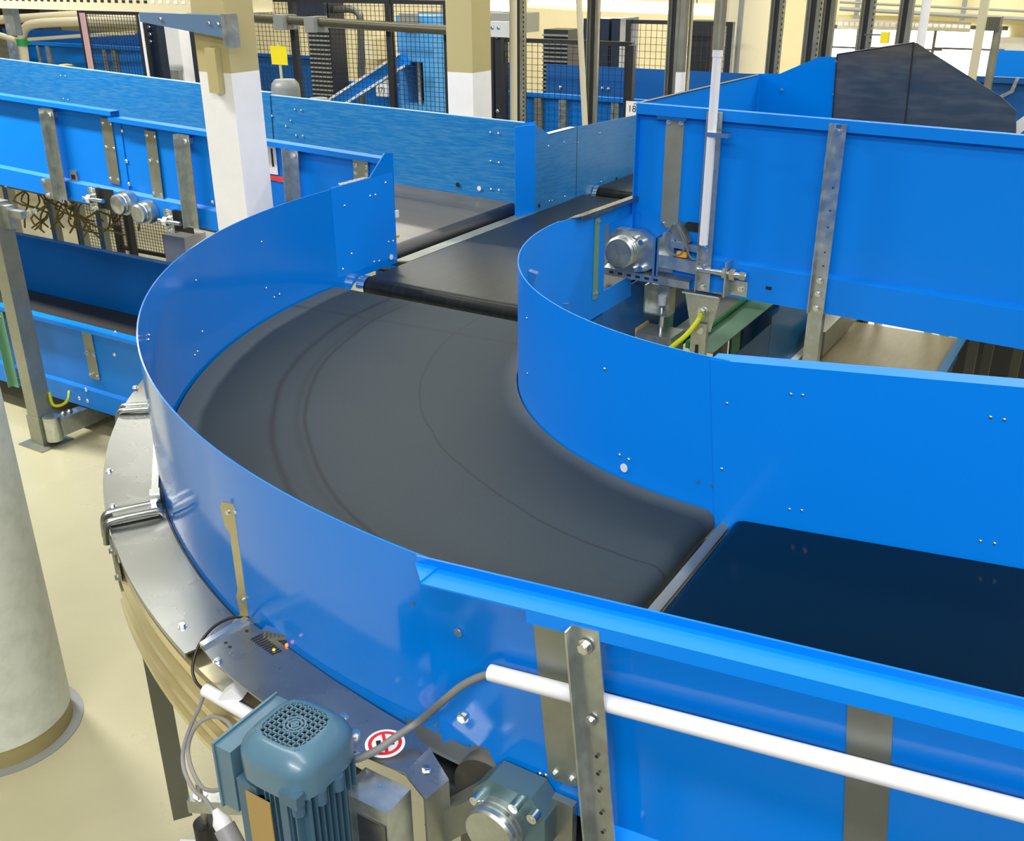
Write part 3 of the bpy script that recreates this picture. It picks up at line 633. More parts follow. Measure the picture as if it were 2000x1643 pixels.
up_ = thing('upstream_conveyor', 'next dark belt beyond the transfer conveyor, rounded roller nose in view', 'conveyor', (-1.5, 3.0, FLOOR))
FU = Fr((0, 2.17, 0.035), (0, 1, 0.0), (1, 0, 0), (0, 0, 1))
belt_body(FU, 0, .66, -1.955, -1.015, 0.05, 0.0).build('belt', dark_belt, up_, sharp=30)
MB().box((-1.003, .366, -.46), (-.999, 1.86, .0)).build('skirt_plate', blue_deep, tr)
MB().cyl((-1.985, 2.22, -.015), (-1.957, 2.22, -.015), .05, 24).build('roller_end', steel, up_)
MB().box((-1.01, 2.25, -0.1), (-1.005, 2.83, 0.30)).build('right_sidewall', blue, up_)
for y in (2.35, 2.75):
    for x in (-1.96, -1.03): MB().bar((x, y, FLOOR), (x, y, -0.06), .045, .045).build('leg', leg_m, up_)

# ================================================================== LONG FEED CONVEYOR (from the left)
PH = 0.034
lg = thing('feed_conveyor', 'long blue belt conveyor coming from the left behind the white pillar', 'conveyor', (-4.0, 1.0, FLOOR))
FL = Fr((-2.112, 0, 0.030), (-math.cos(PH), 0, math.sin(PH)), (0, 1, 0), (math.sin(PH), 0, math.cos(PH)))
UL = 6.2
belt_body(FL, 0.0, UL, 0.47, 1.585, 0.05, 0.0).build('belt', tan_belt, lg, sharp=30)
MB().cyl(FL(0.05, 0.472, -0.05), FL(0.05, 1.583, -0.05), .0508, 28).build('nose_roller', rubber, lg)
fl_ = FL.vwu
# far wall in two overlapping lengths
w1 = MB().prism([(-0.0, -0.03), (1.80, -0.03), (1.80, 0.405), (0.0, 0.425)], lambda a, c, b: FL(a, b, c), 1.590, 1.594).build('far_sidewall', blue_worn, lg)
w2 = MB().prism([(1.78, -0.03), (UL, -0.03), (UL, 0.430), (1.78, 0.420)], lambda a, c, b: FL(a, b, c), 1.583, 1.587).build('far_sidewall', blue_worn, lg)
MB().prism([(0.0, 0.425), (1.80, 0.405), (1.80, 0.408), (0.0, 0.428)], lambda a, c, b: FL(a, b, c), 1.590, 1.612).prism([(1.78, 0.420), (UL, 0.430), (UL, 0.433), (1.78, 0.423)], lambda a, c, b: FL(a, b, c), 1.583, 1.612).build('far_lip', mat('pale_blue_edge', lin(150, 190, 230), 0.4), lg)
MB().prism([(0.0, -0.03), (-0.075, -0.03), (-0.075, 0.44), (0.0, 0.425)], lambda a, c, b: FL(a, b, c), 1.583, 1.588).build('end_panel', blue, lg)
for px, py in ((957, 259), (973, 261), (1012, 273), (958, 315), (974, 318), (1012, 325), (959, 370), (974, 372), (1011, 380), (575, 214), (588, 216), (578, 265), (591, 266), (567, 236), (558, 247), (531, 227), (118, 148), (127, 149), (124, 193), (133, 195)): bolt(lg, atY(px, py, 1.582), (0, -1, 0), .005, True)
for px, py, m in ((894, 361, ink), (936, 368, plastic_w)): q = atY(px, py, 1.5825); MB().cyl(q, q-V((0, .002, 0)), .013, 18).build('hole' if m is ink else 'plug', m, lg)
# near wall: folded sections, straps, uprights
def near_panel(x_r, x_l, wtop, name, o=0.0):
    u0, u1 = -2.112-x_r, -2.112-x_l
    return MB().sheet([(a+o, b) for a, b in ((0.40, wtop-0.020), (0.40, wtop), (0.45, wtop), (0.45, 0.04), (0.432, 0.025), (0.432, -0.075), (0.47, -0.075))], fl_, u0, u1, 0.003).build(name, blue, lg)
near_panel(-3.845, -8.2, 0.447, 'near_sidewall', -.0045)
near_panel(-2.10, -3.875, 0.418, 'near_sidewall')
def on_l(px, py, y=0.445):       # picture point on the near wall, in conveyor coordinates
    p = atY(px, py, y)-FL.o; return p.dot(FL.u), p.dot(FL.w)
for (ax_, ay), (bx, by), wid in (((212, 232), (222, 358), .085), ((298, 256), (307, 387), .080), ((704, 313), (708, 350), .085)):
    u, w1_ = on_l(ax_, ay); u2, w0_ = on_l(bx, by); u = (u+u2)/2
    strap(FL, lg, u-wid/2, u+wid/2, 0.4425, -1, min(w0_, w1_-.1), w1_, galv_dull, 0.0075, (w1_-.025, (w0_+w1_)/2+.02, w0_+.025))
for (ax_, ay), (bx, by), wid, low in (((104, 212), (124, 390), .075, -.075), ((366, 262), (382, 455), .075, -.075), ((577, 290), (580, 400), .07, -.07), ((-60, 200), (-40, 370), .075, -.075)):
    u, w1_ = on_l(ax_, ay, .42); u2, _ = on_l(bx, by, .42); u = (u+u2)/2
    c = channel(MB(), FL, u, wid, 0.448, -1, low, w1_, 0.045, 0.004).build('upright_channel', galv, lg)
    bolt(c, FL(u-.01, .401, w1_-.03), (0, -1, 0), .011)
for px, py in ((112, 198),):pass
# two roller end bearings, take-up bolts
for px, py, r in ((234, 399, .052), (274, 417, .050)):
    c = atY(px, py, .36); h = MB().cyl((c.x, .430, c.z), (c.x, .385, c.z), r*1.22, 30).build('bearing_housing', galv, lg)
    MB().lathe((c.x, .387, c.z), (0, -1, 0), [(r, 0), (r, .02), (r*.93, .024), (r, .028), (r, .045), (r*.8, .052), (.004, .052)], 30).build('bearing_cap', galv, h)
for px, py in ((182, 388), (331, 432)):
    c = atY(px, py, .40); MB().box((c.x+.02, .4255, c.z-.055), (c.x+.14, .429, c.z+.055)).build('adjuster_slot', ink, lg)
    h = MB().box((c.x-.035, .40, c.z-.06), (c.x+.03, .43, c.z+.06)).build('take_up_bracket', steel, lg)
    MB().cyl((c.x-.06, .385, c.z), (c.x+.10, .385, c.z), .012, 12).cyl((c.x-.02, .385, c.z), (c.x+.01, .385, c.z), .024, 6, smooth=False).build('adjuster_bolt', steel, h)
    for dz in (-.05, .05): bolt(h, (c.x-.005, .40, c.z+dz), (0, -1, 0), .014)
q = atY(146, 345, .444); MB().box((q.x-.03, .436, q.z-.035), (q.x+.03, .447, q.z+.035)).build('latch_plate', galv, lg)
MB().box((q.x-.014, .433, q.z-.012), (q.x+.014, .436, q.z+.012)).build('latch_slot', ink, lg)
q = atY(104, 373, .42); MB().prism([(-.09, .06), (.03, .07), (.09, -.06), (-.07, -.04)], lambda a, b, y: V((q.x+a, y, q.z+b)), .418, .430).build('gusset_plate', galv_dull, lg)
for a, b in ((-.07, .05), (.01, .055), (-.05, -.03), (.07, -.045)): bolt(lg, (q.x+a, .418, q.z+b), (0, -1, 0), .012)
for px, py in ((238, 255), (247, 315), (252, 360), (11, 363), (415, 395), (418, 412)): bolt(lg, atY(px, py, .446), (0, -1, 0), .008, True)
# number plate and marker stripe
q = atY(526, 309, .446); MB().box((q.x-.085, .4440, q.z-.073), (q.x+.047, .4468, q.z+.073)).build('number_plate', paper, lg)
text_mesh('number', '1', .125, (q.x+.022, .4437, q.z), (1, 0, 0), (0, 0, 1), ink, lg)
q = atY(548, 350, .446); MB().prism([(-.09, .010), (.02, .014), (.026, .006), (.075, .004), (.075, -.014), (.0, -.014), (-.09, -.008)], lambda a, b, y: V((q.x+a, y, q.z+b)), .4455, .447).build('marker_stripe', redpaint, lg)
for x in (-6.6, -3.4):
    for y in (1.09, 1.5): MB().bar((x, y, FLOOR), (x, y, -.03+(-2.1-x)*.034), .06, .06).build('leg', galv_dull, lg)
MB().box((-2.25, 0.50, -0.16), (-2.17, 1.56, -0.09)).build('cross_member', blue_deep, lg)
# galvanised stand in front, carrying both conveyors
stn = thing('support_post', 'square galvanized steel post on a floor plate in front of the lower blue conveyor', 'post', (-4.11, -.155, FLOOR))
bx_, by_ = -4.09, -.16
MB().box((bx_-.045, by_-.045, FLOOR+.16), (bx_+.045, by_+.045, .16)).build('post', galv_dull, stn)
MB().box((bx_-.052, by_-.052, FLOOR+.008), (bx_+.052, by_+.052, FLOOR+.17)).build('foot_sleeve', galv_dull, stn)
MB().box((bx_-.10, by_-.10, FLOOR), (bx_+.10, by_+.10, FLOOR+.008)).build('floor_plate', galv_dull, stn)
for dz in (.045, .13): bolt(stn, (bx_+.053, by_+.01, FLOOR+dz), (1, 0, 0), .011)
MB().box((bx_+.045, by_-.01, .03), (bx_+.10, by_+.03, .145)).box((bx_+.10, by_+.0, .09), (bx_+.19, by_+.03, .125)).build('upper_bracket', galv, stn)
for px, py in ((51, 414), (63, 413)): bolt(stn, atY(px+6, py, by_-.012), (0, -1, 0), .011)
MB().bar((bx_+.09, by_+.03, -1.055), (bx_+.09, .9, -1.055), .07, .10).build('lower_crossbar', galv, stn)
MB().cyl((bx_+.09, by_+.0, -1.12), (bx_+.09, by_+.0, -.985), .045, 20).build('end_cap', galv, stn)
for px, py in ((124, 808), (136, 804)): bolt(stn, atX(px, py, bx_+.13), (1, 0, 0), .013)
ew = MB().tube([atX(96, 766, bx_+.05), atX(103, 790, bx_+.07), atX(118, 792, bx_+.09), atX(132, 782, bx_+.12), atY(135, 765, .02)], .008, 8, 5).build('earth_wire', ylgrn, loc=atX(103, 790, bx_+.06))
tag(ew, 'yellow green earth wire between the square post and the lower left conveyor', 'wire')

# ================================================================== LOWER LEFT CONVEYOR
ll = thing('lower_conveyor', 'low blue conveyor with tan belt passing under the feed conveyor at the left', 'conveyor', (-5.0, .5, FLOOR))
FLL = Fr((-3.02, 0, -.86), (-1, 0, 0), (0, 1, 0), (0, 0, 1)); g_ = FLL.vwu
belt_body(FLL, 0, 5.0, .09, .99, .04, 0).build('belt', shade_belt, ll, sharp=30)
MB().sheet([(1.0, -.12), (1.0, .385), (1.045, .385), (1.045, .365)], g_, -.02, 5.0, .003).build('far_sidewall', blue, ll)
MB().sheet([(.005, .335), (.005, .355), (.05, .355), (.05, -.01), (.035, -.025), (.035, -.135), (.08, -.135)], g_, -.02, 5.0, .003).build('near_sidewall', blue, ll)
def on_ll(px, py):
    p = atY(px, py, .04)-FLL.o; return p.dot(FLL.u), p.dot(FLL.w)
u, w1_ = on_ll(168, 640); u2, w0_ = on_ll(182, 741); strap(FLL, ll, (u+u2)/2-.04, (u+u2)/2+.04, .047, -1, w0_, w1_, galv_dull, .010, (w1_-.02, (w0_+w1_)/2, w0_+.02))
for a, b in (((14, 606), (34, 748)), ((-150, 560), (-120, 720))):
    u, w1_ = on_ll(*a); u2, _ = on_ll(*b); c = channel(MB(), FLL, (u+u2)/2, .06, .048, -1, -.13, w1_, .04, .004).build('upright_channel', green_st, ll); bolt(c, FLL((u+u2)/2, .007, w1_-.025), (0, -1, 0), .01)
for px, py in ((155, 778), (168, 761), (171, 783), (223, 692), (225, 650)): bolt(ll, atY(px, py, .034 if py > 700 else .049), (0, -1, 0), .009, True)
for x in (-3.4, -7.0):
    for y in (.12, .93): MB().bar((x, y, FLOOR), (x, y, -.97), .05, .05).build('leg', galv_dull, ll)

# ================================================================== PILLARS AND COLUMNS
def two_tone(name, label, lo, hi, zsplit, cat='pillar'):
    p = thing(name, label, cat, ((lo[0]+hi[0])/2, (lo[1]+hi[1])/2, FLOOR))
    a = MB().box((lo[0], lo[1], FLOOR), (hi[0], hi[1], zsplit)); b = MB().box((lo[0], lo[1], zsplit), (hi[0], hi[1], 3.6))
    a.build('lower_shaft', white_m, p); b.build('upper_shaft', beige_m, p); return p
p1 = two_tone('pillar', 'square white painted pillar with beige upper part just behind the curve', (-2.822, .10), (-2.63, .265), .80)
q = atY(450, 95, .095); MB().box((-2.735, .066, .72), (-2.675, .10, .90)).build('pillar_bracket', beige_m, p1)
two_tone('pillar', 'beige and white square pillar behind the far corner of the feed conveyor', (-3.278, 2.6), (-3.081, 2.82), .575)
colm = thing('column', 'thick round white column with marks and a plinth at the lower left edge', 'column', (-2.2115, -1.676, FLOOR))
MB().cyl((-2.2115, -1.676, FLOOR+.07), (-2.2115, -1.676, 3.6), .222, 64).build('shaft', pil_dirty, colm)
MB().cyl((-2.2115, -1.676, FLOOR+.004), (-2.2115, -1.676, FLOOR+.07), .219, 64).build('plinth', plinth_m, colm)
MB().cyl((-2.2115, -1.676, FLOOR), (-2.2115, -1.676, FLOOR+.004), .253, 64).build('base_ring', grey_m, colm)

# ================================================================== UPPER CONVEYOR (right)
uc = thing('upper_conveyor', 'high-sided blue conveyor crossing behind the inner curve wall at the right', 'conveyor', (0.2, 1.2, FLOOR))
FC = Fr((-0.985, .605, 0), (1, -.036, -.010), (.036, 1, 0), (0, 0, 1)); h_ = FC.vwu
UC = 2.3
MB().sheet([(-.026, .688), (-.026, .724), (.004, .724), (.004, .182), (-.018, .168), (-.018, .036), (.03, .036)], h_, 0.0, UC, .0025).build('near_sidewall', blue, uc)
MB().prism([(0.085, .675), (.205, .675), (.205, .690), (.085, .690)], lambda a, c, b: FC(a, b, c), -.027, -.024).build('lip_notch', blue_deep, uc)
MB().box((-.004, -.026, .16), (0.0, 1.24, .724), FC).box((-.016, -.026, .721), (0.0, 1.24, .7245), FC).build('end_wall', blue, uc)
MB().box((-.014, .0, .7246), (.004, 1.20, .7262), FC).build('worn_rim', leg_m, uc)
bwp = [atY(px, py, 1.85) for px, py in ((1481, 144), (1523, 144), (1600, 111), (1644, 111))]
bk = [(p.x, p.z) for p in bwp]
MB().prism([(bk[0][0], .25)]+bk+[(bk[-1][0], .25)], lambda a, c, y: V((a, y, c)), 1.85, 1.854).build('back_wall', blue_gloss, uc)
def steel_panel(pts, y=1.85):
    p = [atY(a, b, y) for a, b in pts]
    return MB().prism([(q.x, q.z) for q in p], lambda a, c, yy: V((a, yy, c)), y-.003, y)
hp_ = uc
steel_panel([(1634, 106), (1785, 83), (1767, 250), (1623, 250)]).build('peaked_side_plate', steel_worn, hp_)['label'] = 'bare steel peaked side plate, left half'
steel_panel([(1785, 83), (1791, 84), (1956, 189), (1985, 216), (1985, 285), (1766, 285), (1767, 250)], 1.853).build('peaked_side_plate', steel_worn, hp_)['label'] = 'bare steel peaked side plate, right half'
for a_, b_ in (((1784, 85), (1766, 250)), ((1635, 107), (1624, 250))): p = [atY(*q, 1.845) for q in (a_, b_)]; MB().bar(p[0], p[1], .004, .007, (0, 1, 0)).build('seam', ink, hp_)
p = [atY(1636, 106, 1.85), atY(1785, 83, 1.85)]; MB().bar(p[0]+V((0, .012, 0)), p[1]+V((0, .012, 0)), .03, .006).build('top_edge', steel, hp_)
for px, py in ((1627, 185), (1633, 120)): bolt(hp_, atY(px, py, 1.846), (0, -1, 0), .005)
bolt(uc, atY(1527, 176, 1.849), (0, -1, 0), .006)
belt_body(FC, 0.05, UC, .03, 1.22, .05, .34).build('belt', black_belt, uc, sharp=30)
def on_u(px, py, v=0.0):
    p = atP(px, py, tuple(FC.v), FC.v.dot(FC.o)+v)-FC.o; return p.dot(FC.u), p.z-FC.o.z+p.dot(FC.u)*.010
strap(FC, uc, .112, .186, .004, -1, .262, .678, zinc_yellow, .0078, (.660, .275), .0045)
c1 = channel(MB(), FC, .328, .052, .004, -1, .045, .722, .046, .003).build('upright_channel', galv, uc)
c2 = channel(MB(), FC, .778, .054, .004, -1, .040, .716, .046, .003).build('upright_channel', galv, uc)
for c, u, hs_, bs_ in ((c1, .328, (.60, .50, .45, .40, .34), (.695, .215, .145, .065)), (c2, .778, (.50, .42, .36, .27, .22), (.690, .165, .115, .060))):
    for w in bs_: bolt(c, FC(u, -.045, w), (0, -1, 0), .009)
    for w in hs_: MB().cyl(FC(u+.006, -.0452, w), FC(u+.006, -.0446, w), .003, 8).build('hole', ink, c)
    MB().box((u-.008, -.0458, bs_[0]+.012), (u+.008, -.0448, bs_[0]+.024), FC).build('slot', blue_deep, c)
# lower frame end plate, roller bearing and take-up
MB().box((-.118, .0, .045), (0.02, .004, .300), FC).prism([(-.118, .003), (.0, .003), (.0, .25), (-.06, .25)], lambda a, b, c: FC(a, b, c), .297, .300).build('end_plate', blue, uc)
u, w = on_u(1221, 489, -.06); bc = FC(u, -.01, w)
o8 = [(-.075, .05), (-.045, .082), (.06, .082), (.095, .06), (.13, .045), (.13, -.05), (.09, -.075), (.04, -.085), (-.04, -.085), (-.078, -.045)]
h = MB().prism(o8, lambda a, b, y: V((bc.x+a, y, bc.z+b)), bc.y, bc.y-.05).build('bearing_housing', galv, uc)
MB().lathe((bc.x-.004, bc.y-.045, bc.z), (0, -1, 0), [(.063, 0), (.063, .018), (.059, .021), (.063, .024), (.063, .032), (.059, .035), (.063, .038), (.063, .052), (.056, .058), (.004, .059)], 40).build('bearing_cap', galv, h)
for a, b in ((-.072, .0), (.042, .055), (.075, .045), (.042, -.068), (.078, -.060)): MB().cyl((bc.x+a, bc.y-.045, bc.z+b), (bc.x+a, bc.y-.072, bc.z+b), .012, 12).build('socket_bolt', steel, h)
MB().box((bc.x+.125, bc.y-.06, bc.z-.09), (bc.x+.135, bc.y+.0, bc.z+.07)).box((bc.x+.142, bc.y-.06, bc.z-.09), (bc.x+.150, bc.y, bc.z+.07)).build('slide_jaw', steel, h)
MB().box((bc.x+.150, bc.y-.03, bc.z-.07), (bc.x+.20, bc.y, bc.z+.085)).build('slide_block', galv, h)
a, b = on_u(1287, 508, -.05), on_u(1440, 524, -.05)
MB().bar(FC(a[0], -.04, a[1]), FC(.305, -.04, a[1]-.006), .035, .050).build('take_up_arm', galv, uc)
MB().cyl(FC(.30, -.04, a[1]-.012), FC(.50, -.04, a[1]-.010), .013, 14).build('take_up_screw', steel, uc)
for du, r in ((.405, .022), (.435, .024), (.475, .018)): MB().cyl(FC(du, -.04, a[1]-.011), FC(du+.022, -.04, a[1]-.011), r, 6, smooth=False).build('nut', steel, uc)
MB().box((.424, -.075, .045), (.430, .0, a[1]+.04), FC).box((.43, -.022, .045), (.50, -.019, .105), FC).build('screw_bracket', galv, uc)
bolt(uc, FC(.475, -.022, .075), (0, -1, 0), .010)
a, b = on_u(1190, 530, -.03), on_u(1345, 556, -.03)
MB().sheet([(-.02, .085), (-.055, .075), (-.055, .045), (-.02, .045)], h_, -.105, .275, .003).build('lower_bar', galv, uc)
for i in range(6): MB().box((-.08+i*.04, -.0555, .055), (-.06+i*.04, -.0545, .065), FC).build('slot', ink, uc)
MB().box((.36, -.0195, .037), (.42, -.0185, .045), FC).build('scuff', galv_dull, uc)
u, w = on_u(1502, 563, -.018); MB().box((u-.012, -.0195, w-.006), (u+.012, -.0185, w+.006), FC).build('slot', ink, uc)
u, w = on_u(1357, 443, .004); MB().prism([(u-.022+.015*math.cos(a), w+.018*math.sin(a)) for a in seq(PI/2, 3*PI/2, 8)]+[(u+.02, w-.018), (u+.02, w+.018)], lambda a, c, b: FC(a, b, c), -.0005, -.002).build('oval_opening', ink, uc)
# sensor with its loop of cable
u, w = on_u(1326, 462, -.03); c = FC(u, -.02, w)
sn = MB().bar(c+V((-.02, 0, .045)), c+V((.03, 0, -.03)), .03, .05).build('photo_sensor', galv_dull, uc)
MB().bar(c+V((-.03, -.01, -.03)), c+V((.085, -.01, -.04)), .02, .025).build('sensor_bracket', galv, sn)
MB().box((c.x+.005, c.y-.03, c.z-.075), (c.x+.045, c.y-.01, c.z-.055)).build('sensor_tag', amber, sn)
MB().tube([c+V((-.02, -.03, .05)), c+V((-.045, -.03, .0)), c+V((-.03, -.03, -.06)), c+V((.02, -.03, -.065)), c+V((.04, -.03, -.01)), c+V((.0, -.03, .05)), c+V((.045, -.035, -.03)), c+V((.07, -.03, -.075)), c+V((.13, -.02, -.07))], .0035, 7, 5).build('sensor_cable', plastic_g, sn)
# legs
lgp = MB().prism([(-.075, 0.0), (.075, -.005), (.045, -.155), (-.04, -.150)], lambda a, b, y: V((-.674+a, y, .022+b)), .590, .594).build('leg_bracket', galv, uc)
MB().box((-.752, .570, .016), (-.598, .594, .022)).build('bracket_fold', steel, lgp)
for z in (-.055, -.13): bolt(lgp, (-.668, .590, z), (0, -1, 0), .016)
L = MB().sheet([(-.705, .60), (-.705, .575), (-.640, .575), (-.640, .60)], lambda p, q, z: V((p, q, z)), FLOOR, -.10, .004).build('leg', galv, uc)
MB().box((-.682, .5735, -.26), (-.668, .5742, -.19)).build('slot', ink, L)
L = MB().sheet([(-.245, .60), (-.245, .56), (-.19, .56), (-.19, .60)], lambda p, q, z: V((p, q, z)), FLOOR, .05, .004).build('leg', galv, uc)
MB().box((-.225, .5585, -.22), (-.210, .5592, -.17)).build('slot', ink, L)
for x, y in ((-.93, .86), (-.9, 1.75), (1.0, .6), (1.0, 1.7)): MB().box((x-.022, y-.022, FLOOR), (x+.022, y+.022, .06)).build('leg', green_st, uc)
ew = MB().tube([V((-.668, .57, -.06)), atY(1362, 628, .53), atY(1340, 655, .50), atY(1312, 678, .48), atY(1290, 700, .46)], .010, 9, 5).build('earth_wire', ylgrn, loc=(-.668, .57, -.06))
tag(ew, 'thick yellow green earth wire curving down from the trapezoid leg bracket of the upper conveyor', 'wire')
ew = MB().tube([atY(1120, 622, .3), atY(1140, 613, .35), atY(1163, 618, .4), atY(1172, 640, .4)], .009, 8, 5).build('earth_wire', ylgrn, loc=atY(1140, 613, .35))
tag(ew, 'short yellow green earth wire arched just inside the inner curve wall', 'wire')
# white pipe clipped to the first upright, slipped over a darker pipe
wp = thing('pipe_post', 'slim vertical pipe, white sleeve below and drab steel above, before the upper conveyor', 'pipe', tuple(atY(1372, 480, .50)))
b = atY(1374, 478, .50); tp = atY(1398, 96, .50)
MB().cyl((b.x, b.y, b.z), (b.x, b.y, tp.z), .0165, 20).cyl((b.x, b.y, tp.z-.025), (b.x, b.y, tp.z), .0185, 20).build('white_sleeve', plastic_w, wp)
MB().cyl((b.x, b.y, tp.z), (b.x, b.y, 3.6), .021, 18).build('steel_pipe', post_m, wp)
MB().box((b.x-.01, b.y-.022, .64), (b.x+.07, b.y+.03, .655)).build('pipe_clip', steel, wp)

# ------------------------------------------------------------------ machinery between the walls
st = thing('stopper_unit', 'pneumatic stopper with rod above a grey block inside the curve', 'machine', (-.97, 0.720, FLOOR))
c = atY(1290, 648, .72); c.y = 0.720
MB().box((c.x-.085, 0.660, c.z-.14), (c.x+.075, 0.80, c.z)).build('base_block', galv, st)
MB().box((c.x-.10, 0.680, c.z-.10), (c.x-.09, 0.80, c.z+.01)).build('side_block', beige_m, st)
MB().cyl((c.x, 0.720, c.z), (c.x, 0.720, c.z+.11), .011, 14).cyl((c.x, 0.720, c.z+.07), (c.x, 0.720, c.z+.09), .02, 6, smooth=False).build('rod', steel, st)
MB().cyl((c.x, 0.720, c.z+.12), (c.x, 0.720, c.z+.16), .018, 14).build('rod_collar', plastic_w, st)
MB().box((c.x-.06, 0.730, c.z+.09), (c.x+.05, 0.735, c.z+.20)).box((c.x-.062, 0.670, c.z+.09), (c.x-.056, 0.735, c.z+.21)).box((c.x+.046, 0.670, c.z+.09), (c.x+.052, 0.735, c.z+.21)).box((c.x-.06, 0.670, c.z+.088), (c.x+.05, 0.735, c.z+.094)).build('yoke', galv, st)
MB().box((c.x-.03, 0.740, c.z+.10), (c.x+.04, 0.80, c.z+.36)).build('cylinder_body', leg_m, st)
MB().box((c.x-.06, 0.690, FLOOR), (c.x+.05, 0.790, c.z-.14)).build('stand', leg_m, st)
cr_ = atZ(1440, 630, -.30)
bm_ = thing('cross_beam', 'pale green steel beam running back under the upper conveyor', 'beam', (cr_.x, 1.6, FLOOR))
MB().box((cr_.x-.06, .80, -.305), (cr_.x+.05, 1.86, -.30)).build('web', green_st, bm_)
MB().box((cr_.x-.075, .80, -.30), (cr_.x-.06, 1.86, -.27)).build('green_edge', green_m, bm_)
MB().prism([(-.20, .95), (-.06, .95), (-.06, 1.8), (-.20, 1.7)], lambda a, y, z: V((cr_.x+a, y, z)), -.29, -.286).build('cover_plate', galv_dull, bm_)
for y in (1.0, 1.8): MB().box((cr_.x-.02, y, FLOOR), (cr_.x+.02, y+.05, -.305)).build('leg', leg_m, bm_)
lr = thing('lower_belt_conveyor', 'low conveyor with brown worn belt and teal blue side under the upper conveyor', 'conveyor', (-.3, 2.0, FLOOR))
zb = -.75
xl = atZ(1580, 678, zb).x; xr = atZ(1848, 700, zb).x
FR_ = Fr((0, .75, zb), (0, 1, 0), (1, 0, 0), (0, 0, 1))
belt_body(FR_, 0, 2.18, xl, xr, .04, 0).build('belt', brown_belt, lr, sharp=30)
wt = atX(1500, 626, xl-.02).z
MB().box((xl-.024, .7, zb-.1), (xl-.02, 1.62, wt-.035)).box((xl-.024, 1.625, zb-.1), (xl-.02, 2.94, wt)).box((xl-.065, 1.625, wt), (xl-.02, 2.94, wt+.003)).build('left_sidewall', teal, lr)
MB().box((xl-.02, .7, zb+.004), (xl+.012, 2.94, zb+.012)).build('belt_rail', paper, lr)
MB().box((xr+.004, .7, zb-.14), (xr+.008, 2.94, zb+.03)).box((xr+.008, .7, zb+.02), (xr+.05, 2.94, zb+.03)).build('right_sidewall', teal, lr)
MB().box((xl+.02, 2.15, zb+.02), (xl+.12, 2.9, zb+.16)).build('belt_cover', galv_dull, lr)
for x in (xl+.02, xr-.02):
    for y in (.9, 2.85): MB().box((x-.02, y-.02, FLOOR), (x+.02, y+.02, zb-.03)).build('leg', leg_m, lr)
for i, (px, py) in enumerate(((1888, 745), (1922, 728), (1978, 735))):
    q = atY(px, py, 1.5+.3*i); o = MB().box((q.x-.02, q.y-.02, FLOOR), (q.x+.02, q.y+.02, .03)).build('floor_strut', leg_m, loc=(q.x, q.y, FLOOR))
    tag(o, ('leftmost', 'middle', 'rightmost')[i]+' of three dark struts in the gloom right of the brown belt', 'strut', 'dark struts right of the brown belt')
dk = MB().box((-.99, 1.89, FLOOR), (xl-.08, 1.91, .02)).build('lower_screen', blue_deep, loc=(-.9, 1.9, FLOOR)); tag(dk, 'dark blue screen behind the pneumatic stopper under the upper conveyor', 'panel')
dk = MB().box((-.05, 3.4, FLOOR), (2.6, 3.46, .02)).build('shade_screen', black_st, loc=(1.4, 3.3, FLOOR)); tag(dk, 'dark sheet standing in for deep shade under the upper conveyor at the right edge', 'panel')  # black sheet hides bright floor and stands in for deep shade
cl = MB(); q = wallpt(1031, 541, RI)[1]; q = wallpt(1028, 541, RI-.004)[0] if q is None else q
n_ = V((-q.x, -q.y, 0)).normalized(); MB().bar(q+n_*.004-V((0, 0, .03)), q+n_*.02+V((0, 0, .02)), .03, .03).build('sidewall_clamp', steel, cur)
q = atY(1101, 604, -.55); MB().prism([(-.014, -.02), (.016, -.02), (.014, .02), (-.004, .016)], lambda a, b, y: V((q.x+a, y, q.z+b)), -.55, -.545).build('sidewall_tab', steel, cur)

# ================================================================== BACKGROUND
def depth(p): return float(np.dot(np.array(p)-CAM, FW))
def px2m(n, p): return n*depth(p)/FPX
def upost(name, label, px, py, y, wpx, m=post_m, kind='U', ztop=3.6, cat='post', slots=False, zbot=FLOOR, group=None):
    group = group or ({'grooved_post': 'grooved steel posts in the background'}.get(name))
    b = atY(px, py, y); w = px2m(wpx, b); t_ = thing(name, label, cat, (b.x, y, zbot), group)
    if kind == 'U':
        MB().sheet([(b.x+w*.5, y-w*.35), (b.x-w*.5, y-w*.35)], lambda p, q, z: V((p, q, z)), zbot, ztop, .004).build('web', m, t_)
        MB().box((b.x+w*.42, y-w*.35-.03, zbot), (b.x+w*.5, y-w*.35, ztop)).box((b.x-w*.5, y-w*.35-.03, zbot), (b.x-w*.42, y-w*.35, ztop)).build('flanges', galv_dull if m is post_m else m, t_)
        MB().box((b.x-w*.28, y-w*.35-.0065, zbot), (b.x+w*.05, y-w*.35-.0035, ztop)).build('dark_groove', black_st, t_)
        if slots:
            s_ = MB(); z = b.z-.1
            while z < b.z+1.2: s_.box((b.x+w*.42, y-w*.35-.032, z), (b.x+w*.5, y-w*.35-.0295, z+.012)); z += .03
            s_.build('slots', ink, t_)
    elif kind == 'R': MB().cyl((b.x, y, zbot), (b.x, y, ztop), w/2, 18).build('tube', m, t_)
    else: MB().box((b.x-w/2, y-w/2, zbot), (b.x+w/2, y+w/2, ztop)).build('shaft', m, t_)
    return t_
